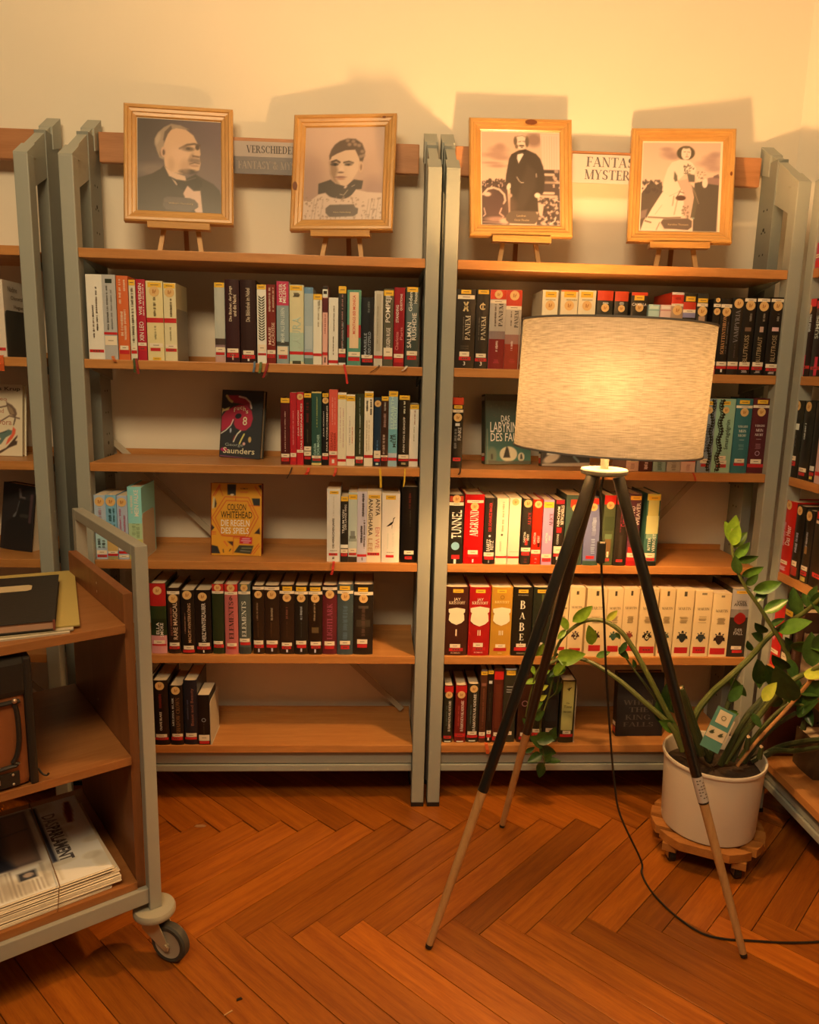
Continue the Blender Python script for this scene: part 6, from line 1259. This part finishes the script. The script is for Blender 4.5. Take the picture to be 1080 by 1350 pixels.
LEAVES = [  # base u v, tip u v, depth, tone, tip forward
    (964, 711, 969.5, 685, -.215, 'b', .01), (966, 716, 958, 692, -.215, 'b', -.01), (966, 719, 973, 697, -.225, 'b', .02), (966, 722, 982, 705, -.215, 'b', 0), (968.5, 736, 985, 719, -.22, 'm', .015), (971, 739, 995, 735, -.215, 'd', .03),
    (974, 757, 970, 737, -.225, 'd', .01), (978, 759, 1002, 750, -.22, 'm', .02), (984, 772, 997, 760, -.22, 'd', .02), (993, 779, 1024, 770, -.22, 'm', .02), (996, 794, 1010, 778, -.215, 'd', 0), (1007, 807, 1036, 792, -.22, 'm', .02),
    (1015, 826, 1033, 816, -.215, 'd', .02), (1027, 833, 1066, 820, -.225, 'm', .03), (1011, 834, 997, 823, -.21, 'd', .02), (1006, 843, 993, 836, -.20, 'd', .02), (991, 858, 986, 846, -.20, 'd', .01),
    (1055, 813, 1046, 778, -.21, 'd', .02), (1068, 800, 1076, 775, -.21, 'd', .02), (1068, 803, 1060, 783, -.205, 'd', .0), (1004, 871, 1001, 905, -.22, 'd', .02), (1004, 902, 1000, 873, -.25, 'd', .03), (1006, 924, 1022, 902, -.33, 'y', .02),
    (1047, 924, 1025, 884, -.30, 'd', .03), (1058, 924, 1034, 918, -.28, 'm', .01), (1060, 926, 1050, 910, -.285, 'd', .01), (1061, 925, 1082, 900, -.31, 'd', .04), (1071, 879, 1070, 838, -.31, 'd', .01), (1060, 888, 1086, 890, -.315, 'y', .02),
    (1042, 858, 1037, 842, -.22, 'd', .02), (1045, 855, 1067, 848, -.225, 'm', .02), (1041, 868, 1049, 895, -.225, 'd', .02), (1050, 893, 1052, 915, -.23, 'd', .0), (965, 893, 982, 917, -.16, 'm', .0), (960, 940, 972, 938, -.17, 'd', .0), (948, 944, 972, 941, -.19, 'm', .01), (1068, 780, 1080, 805, -.23, 'd', .02), (1075, 860, 1090, 835, -.3, 'd', .02),
    (875, 955, 868, 925, -.20, 'd', 0), (893, 962, 872, 952, -.22, 'm', .02), (888, 940, 880, 905, -.19, 'd', .02),
    (1026, 905, 1012, 880, -.26, 'd', .02), (1050, 940, 1075, 925, -.25, 'd', .02), (1056, 905, 1080, 915, -.27, 'd', .02), (884, 900, 890, 922, -.2, 'd', .01), (962, 925, 978, 905, -.24, 'd', .01), (1040, 882, 1020, 866, -.25, 'd', .02), (1064, 846, 1085, 858, -.28, 'm', .02), (1030, 930, 1012, 915, -.27, 'd', .02), (990, 940, 1003, 958, -.29, 'd', .02), (1062, 930, 1070, 955, -.29, 'd', .01), (1072, 800, 1088, 780, -.24, 'd', .01),
    # the arching stalk's leaves
    (755, 820, 779, 801, -.10, 'b', .01), (800, 818, 813, 806, -.12, 'y', .01), (781, 850, 777, 827, -.12, 'b', .02), (750, 829, 737, 815, -.09, 'b', .02), (746, 830, 736, 842, -.10, 'b', .01), (786, 866, 803, 860, -.11, 'm', .01), (818, 842, 812, 835, -.14, 'd', .01), (826, 846, 817, 861, -.145, 'd', .01), (816, 853, 828, 868, -.14, 'd', .01), (838, 880, 835, 870, -.15, 'd', .0),
    (730, 889, 745, 874, -.09, 'b', .03), (707, 865, 716, 850, -.07, 'b', .02), (703, 876, 692, 862, -.07, 'm', .0)]
for u0, v0, u1, v1, y, tone, tip in LEAVES: leaf(PT, u0, v0, u1, v1, y, tone, False, tip)
leaf(PT, 735, 868, 769, 863, -.10, 'b', True, .02, .2)
# care tag stuck into the soil
tg = MB(); a = at(947, 962, y=-.31)-PT.location
Mt = Matrix.Translation(a) @ Matrix.Rotation(math.radians(-8), 4, 'Z') @ Matrix.Rotation(math.radians(-15), 4, 'X') @ Matrix.Rotation(math.radians(24), 4, 'Y') @ Matrix.Scale(1.3, 4)
def card(name, x0, x1, z0, z1, y, m, par=PT):
    return MB().box(x0, x1, y, y+.0008, z0, z1, M=Mt).build(name, m, par)
ct = card('care_tag', -.020, .020, -.045, .045, 0, mat('tag_teal', (.075, .22, .20), .4))
card('tag_panel', -.013, .014, .012, .040, -.0009, mat('tag_cream', (.55, .48, .36), .5), ct); card('tag_photo', -.019, .019, -.022, .002, -.0009, mat('tag_cream', (.55, .48, .36), .5), ct)
q = MB().add([Mt @ Vector((x*.005, -.0016, .026+z*.005)) for x, z in emblem_shapes('ring')[0]], [(0, 1, 2, 3)])
for poly in emblem_shapes('ring')[1:]: q.add([Mt @ Vector((x*.005, -.0016, .026+z*.005)) for x, z in poly], [(0, 1, 2, 3)])
for cx_ in (-.010, .009):
    for j in range(6): q.add([Mt @ Vector((cx_+.006*math.cos(j), -.0016, -.008+.006*math.sin(j*1.3))), Mt @ Vector((cx_+.002, -.0016, -.012)), Mt @ Vector((cx_-.002, -.0016, -.006))], [(0, 1, 2)])
q.build('tag_print', mat('tag_ink', (.10, .12, .06), .6), ct)
card('tag_fold', .018, .024, -.02, .03, .001, mat('tag_cream', (.55, .48, .36), .5), ct)
# trailing plant on the bottom shelf of the right bookcase
V = thing('trailing_vine', (.345, -.0, SH[5]+.0005), 'trailing vine of heart shaped leaves hanging before the bottom row of books', 'plant')
stem(V, [(737, 868, -.06), (733, 880, -.055), (728, 900, -.045), (723, 920, -.04), (716, 940, -.04), (712, 960, -.04), (715, 985, -.045), (718, 1005, -.045), (716, 1022, -.045)], .0032, .0018, M_STEM)
stem(V, [(736, 862, -.06), (722, 872, -.06), (708, 885, -.055), (702, 905, -.05), (697, 925, -.045), (693, 945, -.04)], .0035, .0020, M_STEM)
stem(V, [(738, 870, -.05), (736, 895, -.05), (733, 912, -.05), (722, 922, -.045)], .0025, .0015, M_STEM)
for u0, v0, u1, v1, tone, hrt in [(745, 878, 726, 891, 'm', 1), (700, 878, 705, 889, 'b', 1), (716, 888, 725, 884, 'b', 1), (706, 897, 694, 901, 'b', 1), (712, 908, 722, 904, 'y', 1), (710, 922, 720, 917, 'y', 1), (705, 934, 715, 926, 'm', 1), (736, 898, 733, 916, 'd', 1), (729, 903, 724, 890, 'd', 1), (704, 948, 717, 938, 'd', 1),
                                  (706, 974, 733, 972, 'd', 1), (719, 982, 700, 972, 'd', 1), (711, 986, 732, 993, 'd', 1), (714, 994, 697, 1004, 'd', 1), (718, 1004, 727, 994, 'd', 1), (716, 1006, 711, 1024, 'd', 1), (720, 1003, 738, 1003, 'd', 0), (692, 992, 704, 986, 'd', 0), (700, 960, 690, 948, 'd', 1), (726, 975, 732, 960, 'd', 1)]:
    leaf(V, u0, v0, u1, v1, -.045, tone, bool(hrt), rnd.uniform(-.005, .012))

# ------------------------------------------------------------------ things on the corner bookcase's lower shelves
def carton(name, c0, w, d, h, z, hexc, label, rz=-math.pi/2):
    e = thing(name, (c0[0], c0[1], z+.0004), label, 'book', rz)
    m = mat('cover_'+hexc, alb(hexc), .5)
    book_body(e, w, h, d, m, True)
    return e
carton('book', (1.035, -.165), .13, .13, .15, SH[4], 'a88860', 'plain beige volume on the corner bookcase, behind the plant')
carton('book', (1.10, -.10), .11, .12, .115, SH[5], '4a3a28', 'dull beige volume low on the corner bookcase, behind the plant stalks')
rb = book((1.032, -.02, SH[5]+.0004), -math.pi/2, .05, .17, '3a1a14', 'h', 'dark red volume low on the corner bookcase, above the pot rim', 'S .2 .7 8a5a40 .5 .2')

# ------------------------------------------------------------------ book cart
CB = Vector((-.665, -.600, 0)); CR = math.atan2(.565, .825)
CT = thing('book_cart', CB, 'grey steel book cart with three wooden shelves on casters, lower left', 'cart', CR)
M_CART = mat('cart_grey_enamel', (.335, .335, .30), .42); M_BEECHC = wood('cart_beech', (.36, .155, .050), (.28, .105, .030), 'x', .38, 4, 12, fig=.6)
M_PANEL = wood('cart_panel_beech', (.27, .105, .036), (.20, .070, .022), 'z', .42, 4, 10, fig=.6)
CL, CD, t = .78, .475, .0135
for x in (0, -CL):
    for y in (0, CD):
        MB().box(x-t, x+t, y-t, y+t, .128, .973, ch=.002).build('post', M_CART, CT)
    MB().box(x-t, x+t, t+.0002, CD-t-.0002, .948, .9728, ch=.002).build('end_rail', M_CART, CT)
    xi = -t-.0205 if x == 0 else -CL+t+.0005
    MB().box(xi, xi+.020, .012, CD-.012, .150, .868, ch=.001).build('side_panel', M_PANEL, CT)
    p_ = MB()
    xs = xi-.0004 if x == 0 else xi+.0204
    for y, z in ((.21, .845), (.21, .825), (.25, .785), (.25, .545)): p_.add([(xs, y+.0035*math.cos(a), z+.0035*math.sin(a)) for a in [i*math.pi/4 for i in range(8)]], [list(range(8))])
    p_.build('screw_caps', mat('screw_cap', (.62, .50, .34), .4), CT)
for z in (.805, .505, .202):
    MB().box(-CL+t+.021, -t-.021, .001, CD-.001, z-.019, z, ch=.0015).build('cart_shelf', M_BEECHC, CT)
MB().box(-CL+t+.0003, -t-.0003, -.010, .006, .146, .1828, ch=.002).build('front_rail', M_CART, CT)
MB().box(-CL+t+.0003, -t-.0003, CD-.006, CD+.010, .146, .1828, ch=.002).build('rear_rail', M_CART, CT)
M_BUMP = mat('bumper_grey', (.37, .355, .29), .5); M_ZINC = mat('yellow_zinc', (.62, .54, .38), .42, metal=.55); M_TYRE = mat('rubber_tyre', (.045, .043, .038), .6); M_HUBW = mat('wheel_hub', (.40, .34, .27), .5)
for x, y, a in ((0, 0, -57), (-CL, 0, -40), (0, CD, 20), (-CL, CD, -70)):
    c = MB().lathe([(.001, .110), (.044, .110), (.047, .114), (.047, .122), (.044, .128), (.020, .128), (.001, .128)], (x, y, 0), 32).build('bumper_disc', M_BUMP, CT)
    Mc = Matrix.Translation((x, y, 0)) @ Matrix.Rotation(math.radians(a), 4, 'Z')
    MB().lathe([(.001, .098), (.024, .098), (.026, .102), (.026, .110), (.001, .110)], (x, y, 0), 24).build('swivel', M_ZINC, c)
    fk = MB()
    for s in (-1, 1): fk.prism([(-.024, .100), (.022, .100), (.050, .045), (.047, .036), (.038, .034), (.028, .040), (-.022, .075)], s*.017-.001, s*.017+.001, 'y', M=Mc)
    fk.box(-.024, .022, -.018, .018, .098, .101, M=Mc)
    fk.build('fork', M_ZINC, c)
    O = Vector((.041, 0, .0467)); Mw = Mc @ Matrix.Translation(O) @ Matrix.Rotation(math.pi/2, 4, 'X')
    wl = MB().lathe([(.034, -.012), (.042, -.012), (.0462, -.008), (.0466, 0), (.0462, .008), (.042, .012), (.034, .012)], n=36, M=Mw, close=True).build('wheel', M_TYRE, c)
    MB().lathe([(.001, -.011), (.012, -.0115), (.030, -.010), (.034, -.0115), (.034, .0115), (.030, .010), (.012, .0115), (.001, .011)], n=36, M=Mw).build('wheel_hub', M_HUBW, wl)
    MB().tube([Mw @ Vector((0, 0, -.0205)), Mw @ Vector((0, 0, .0205))], .005, 8).build('axle_bolt', M_ZINC, wl)
def oncart(x, y, z, rz=0): return CB+Matrix.Rotation(CR, 3, 'Z') @ Vector((x, y, 0))+Vector((0, 0, z)), CR+math.radians(rz)
# papers, folder and ledger on the top shelf
def sheaf(name, x, y, z, w, d, h, hexc, label, cat, rz, n=1):
    l, r = oncart(x, y, z, rz); e = thing(name, l, label, cat, r)
    return e
TINT, GAIN = [1, .78, .48], 1.15
for i, (x, y, z, w, d, h, hx, rz, lab) in enumerate([
    (-.142, .008, .8053, .30, .43, .0032, 'c8a878', -10, 'lowest cream paper folder on the top shelf of the cart'),
    (-.134, .012, .8088, .30, .44, .0030, 'b89a68', -11.5, 'middle cream paper folder on the top shelf of the cart'),
    (-.119, .023, .8122, .30, .455, .0026, 'b08c40', -12.5, 'mustard yellow card folder under the black ledger on the cart')]):
    l, r = oncart(x, y, z, 0); e = thing('paper_folder', l, lab, 'folder', CR+math.radians(rz), 'paper folders on the cart')
    MB().box(-w, 0, 0, d, 0, h*.28).box(-w, 0, 0, d, h*.72, h).build('cover', mat('card_'+hx, alb(hx), .65, bump=.2), e)
    MB().box(-w+.002, -.004, .003, d-.003, h*.3, h*.7).build('sheets', M_PAPER, e)
l, r = oncart(-.167, .016, .8150); e = thing('ledger', l, 'worn black ledger with a cream label lying on the cart', 'book', CR-math.radians(14))
MB().box(-.30, 0, 0, .362, .0182, .0205, ch=.0008).box(-.30, 0, 0, .362, 0, .0023, ch=.0008).build('cover', mat('ledger_black', (.020, .017, .015), .5, bump=.4, bscale=120), e)
MB().box(-.298, -.003, .003, .359, .0025, .018).build('page_block', mat('ledger_pages', (.45, .26, .17), .8), e)
lb = [(-.30, .235), (-.062, .235), (-.054, .243), (-.054, .275), (-.062, .283), (-.30, .283)]
MB().prism(lb, .0206, .0211, 'z').build('title_label', mat('ledger_label', (.55, .44, .27), .7), e)
MB().box(-.004, .0004, -.0004, .004, 0, .0207).build('corner_patch', mat('ledger_corner', (.20, .05, .03), .6), e)
# satchel on the middle shelf
l, r = oncart(-.222, .006, .5055); e = thing('satchel', l, 'brown leather satchel with black straps on the middle shelf of the cart', 'bag', CR)
M_LEA = mat('brown_leather', (.26, .085, .028), .38, bump=.4, bscale=70, vary=.25, vscale=14); M_STR = mat('black_leather', (.018, .014, .011), .5, bump=.3, bscale=90)
MB().box(-.36, -.010, 0, .10, .002, .262, ch=.012).build('body', M_LEA, e)
MB().box(-.37, .0, -.005, .108, .190, .272, ch=.014).build('flap', M_STR, e)
MB().box(-.0115, .004, -.006, .106, .0, .27, ch=.005).build('gusset', M_STR, e)
P = [(-.36, -.003, .178), (-.05, -.003, .182), (-.030, -.004, .176), (-.026, -.004, .120), (-.030, -.004, .080), (-.040, -.004, .058), (-.060, -.004, .048), (-.36, -.003, .046)]
MB().tube(smooth(P, 4), .0048, 8).build('pocket_piping', M_STR, e)
bp_ = MB().box(-.30, -.030, -.003, .0, .006, .036, ch=.001).build('buckle_plate', M_STR, e)
q = MB()
for x in (-.042,):
    for z in (.011, .031): q.ball((x, -.0035, z), .0028, 6)
for x in (-.072, -.084, -.10, -.116): q.box(x, x+.007, -.0045, -.0028, .016, .026)
q.build('studs', mat('stud_metal', (.6, .5, .38), .35, metal=.8), bp_)
MB().ball((-.030, -.008, .186), .0055, 8).build('rivet', mat('rivet_metal', (.6, .42, .3), .35, metal=.8), e)
st = MB().tube(smooth([(.004, -.002, .03), (.010, -.006, .018), (.018, -.006, .012), (.022, -.007, .016)], 3), .0022, 6).build('loose_strap', M_STR, e)
# newspapers tied with string on the bottom shelf
random.seed(5)
hz = .2024
NEWS = [('lowest', .0095), ('second lowest', .0085), ('third lowest', .0075), ('fourth', .0075), ('fifth', .0075), ('topmost', .0085)]
for i, (nm, h) in enumerate(NEWS):
    top = i == len(NEWS)-1
    l, r = oncart(-.070-rnd.uniform(-.006, .010)-(.014 if i == 0 else 0), .006+rnd.uniform(0, .008), hz)
    lab = 'topmost newspaper with masthead in the tied stack on the cart' if top else nm+' newspaper in the tied stack on the bottom cart shelf'
    e = thing('newspaper', l, lab, 'newspaper', CR+math.radians(rnd.uniform(-1.2, 1.2)), 'newspapers in the tied stack')
    mb = MB(); w, d = .30, .350
    # folded sheets with a soft rounded fold at the front
    n = 6
    for k in range(3):
        z0, z1 = h*k/3+.0002, h*(k+1)/3-.0002; o = rnd.uniform(0, .004)
        prof = [(-w, o), (-w, d), ]
        mb.prism([(o, z0), (o-.0018, (z0+z1)/2), (o, z1), (d-o, z1), (d-o, z0)], -w, -o, 'x')
    mb.build('sheets', mat('newsprint', (.74, .65, .52), .85, vary=.08, vscale=20), e)
    if top:
        # print on the top sheet: reading direction runs from back (y = d) to front
        z = h+.0003
        p = Paint(75, 88, (0, 0, 300, 350), 'e4cca0')
        p.speck(30, (0, 0, 300, 350), 22, 'ac9068', 3, .35)
        p.poly([(18, 22), (30, 20), (40, 70), (42, 118), (30, 120), (20, 70)], '7a281c').poly([(94, 8), (106, 8), (106, 262), (94, 262)], '2c2a30')
        p.poly([(118, 6), (300, 6), (300, 236), (124, 236)], '4a4038').poly([(118, 6), (180, 6), (186, 236), (124, 236)], '866448', 30).poly([(200, 60), (300, 30), (300, 230), (175, 236), (200, 170)], '26262c', 14).line([(125, 90), (300, 110)], 5, '5a4a40')
        p.poly([(142, 262), (178, 262), (178, 292), (142, 292)], '302e2c').ell(158, 276, 10, 9, 'a88a6a', .4)
        for k in range(14): p.line([(128+k*9, 245), (128+k*9, 340)], 4, '8a7456', .8) if k not in (1, 2, 3, 4, 5, 6) else p.line([(128+k*9, 300), (128+k*9, 340)], 4, '8a7456', .8)
        p.line([(60, 130), (58, 175)], 3, '8a7458').line([(68, 125), (66, 205)], 3, '8a7458').line([(76, 140), (75, 220)], 3, '9a8468')
        for k in range(4): p.line([(100+k*10, 295), (100+k*10, 335)], 4, 'a08a6a', .6)
        # sheet u runs from the right edge to the left, v from back to front
        p.sheet('front_page', w-.004, d-.006, e, (-.003, .003, z), (-1, 0, 0), (0, 1, 0), rough=.85)
        tt = MB(); letter(tt, 'DAS', (-.092, d-.060, z+.0003), (0, -1, 0), (1, 0, 0), .055, .030, 1, .02); letter(tt, 'PARLAMENT', (-.092, d-.117, z+.0003), (0, -1, 0), (1, 0, 0), .150, .030, 0, .035)
        tt.build('masthead_lettering', [mat('news_ink', (.09, .08, .09), .7), mat('news_ink_pale', (.24, .22, .23), .7)], e)
    hz += h+.0004
sx_ = -.192; zt_ = hz+.0026
l, r = oncart(0, 0, 0); e = thing('string', CB, 'thin string tied around the newspaper stack on the cart', 'string', CR)
MB().tube(smooth([(sx_-.010, .0010, .2036), (sx_-.009, -.0035, .212), (sx_-.006, -.0035, .24), (sx_-.004, -.001, zt_), (sx_, .02, zt_+.001), (sx_+.006, .18, zt_+.001), (sx_+.012, .35, zt_+.001), (sx_+.012, .374, zt_-.002), (sx_+.012, .376, .2036)], 3), .0011, 5).build('twine', mat('brown_twine', (.22, .12, .05), .8), e)
# dropped bits on the floor
c = at(264, 1089, z=0)
e = MB().prism([(-.016, -.004), (-.008, -.008), (.012, -.007), (.018, -.001), (.010, .004), (-.012, .004)], .0003, .0022, 'z').build('dry_leaf', mat('dry_leaf', (.42, .24, .12), .7)); e.location = c
tag(e, 'small dry leaf scrap on the parquet left of the centre posts', 'leaf scrap')
c = at(315, 1318, z=0); e = MB().prism([(-.006, -.002), (.007, -.003), (.006, .003), (-.004, .003)], .0003, .002, 'z').build('crumb', M_BLACK); e.location = c; e.rotation_euler = (0, 0, .5)
tag(e, 'dark crumb on the parquet near the bottom picture edge', 'crumb')
c = at(301, 1336, z=0); e = MB().prism([(-.010, -.0012), (.010, -.0018), (.009, .0016), (-.010, .0012)], .0003, .002, 'z').build('wood_chip', mat('pale_chip', (.5, .3, .13), .7)); e.location = c; e.rotation_euler = (0, 0, .7)
tag(e, 'pale wood splinter on the parquet near the bottom picture edge', 'splinter')
bpy.context.view_layer.update()
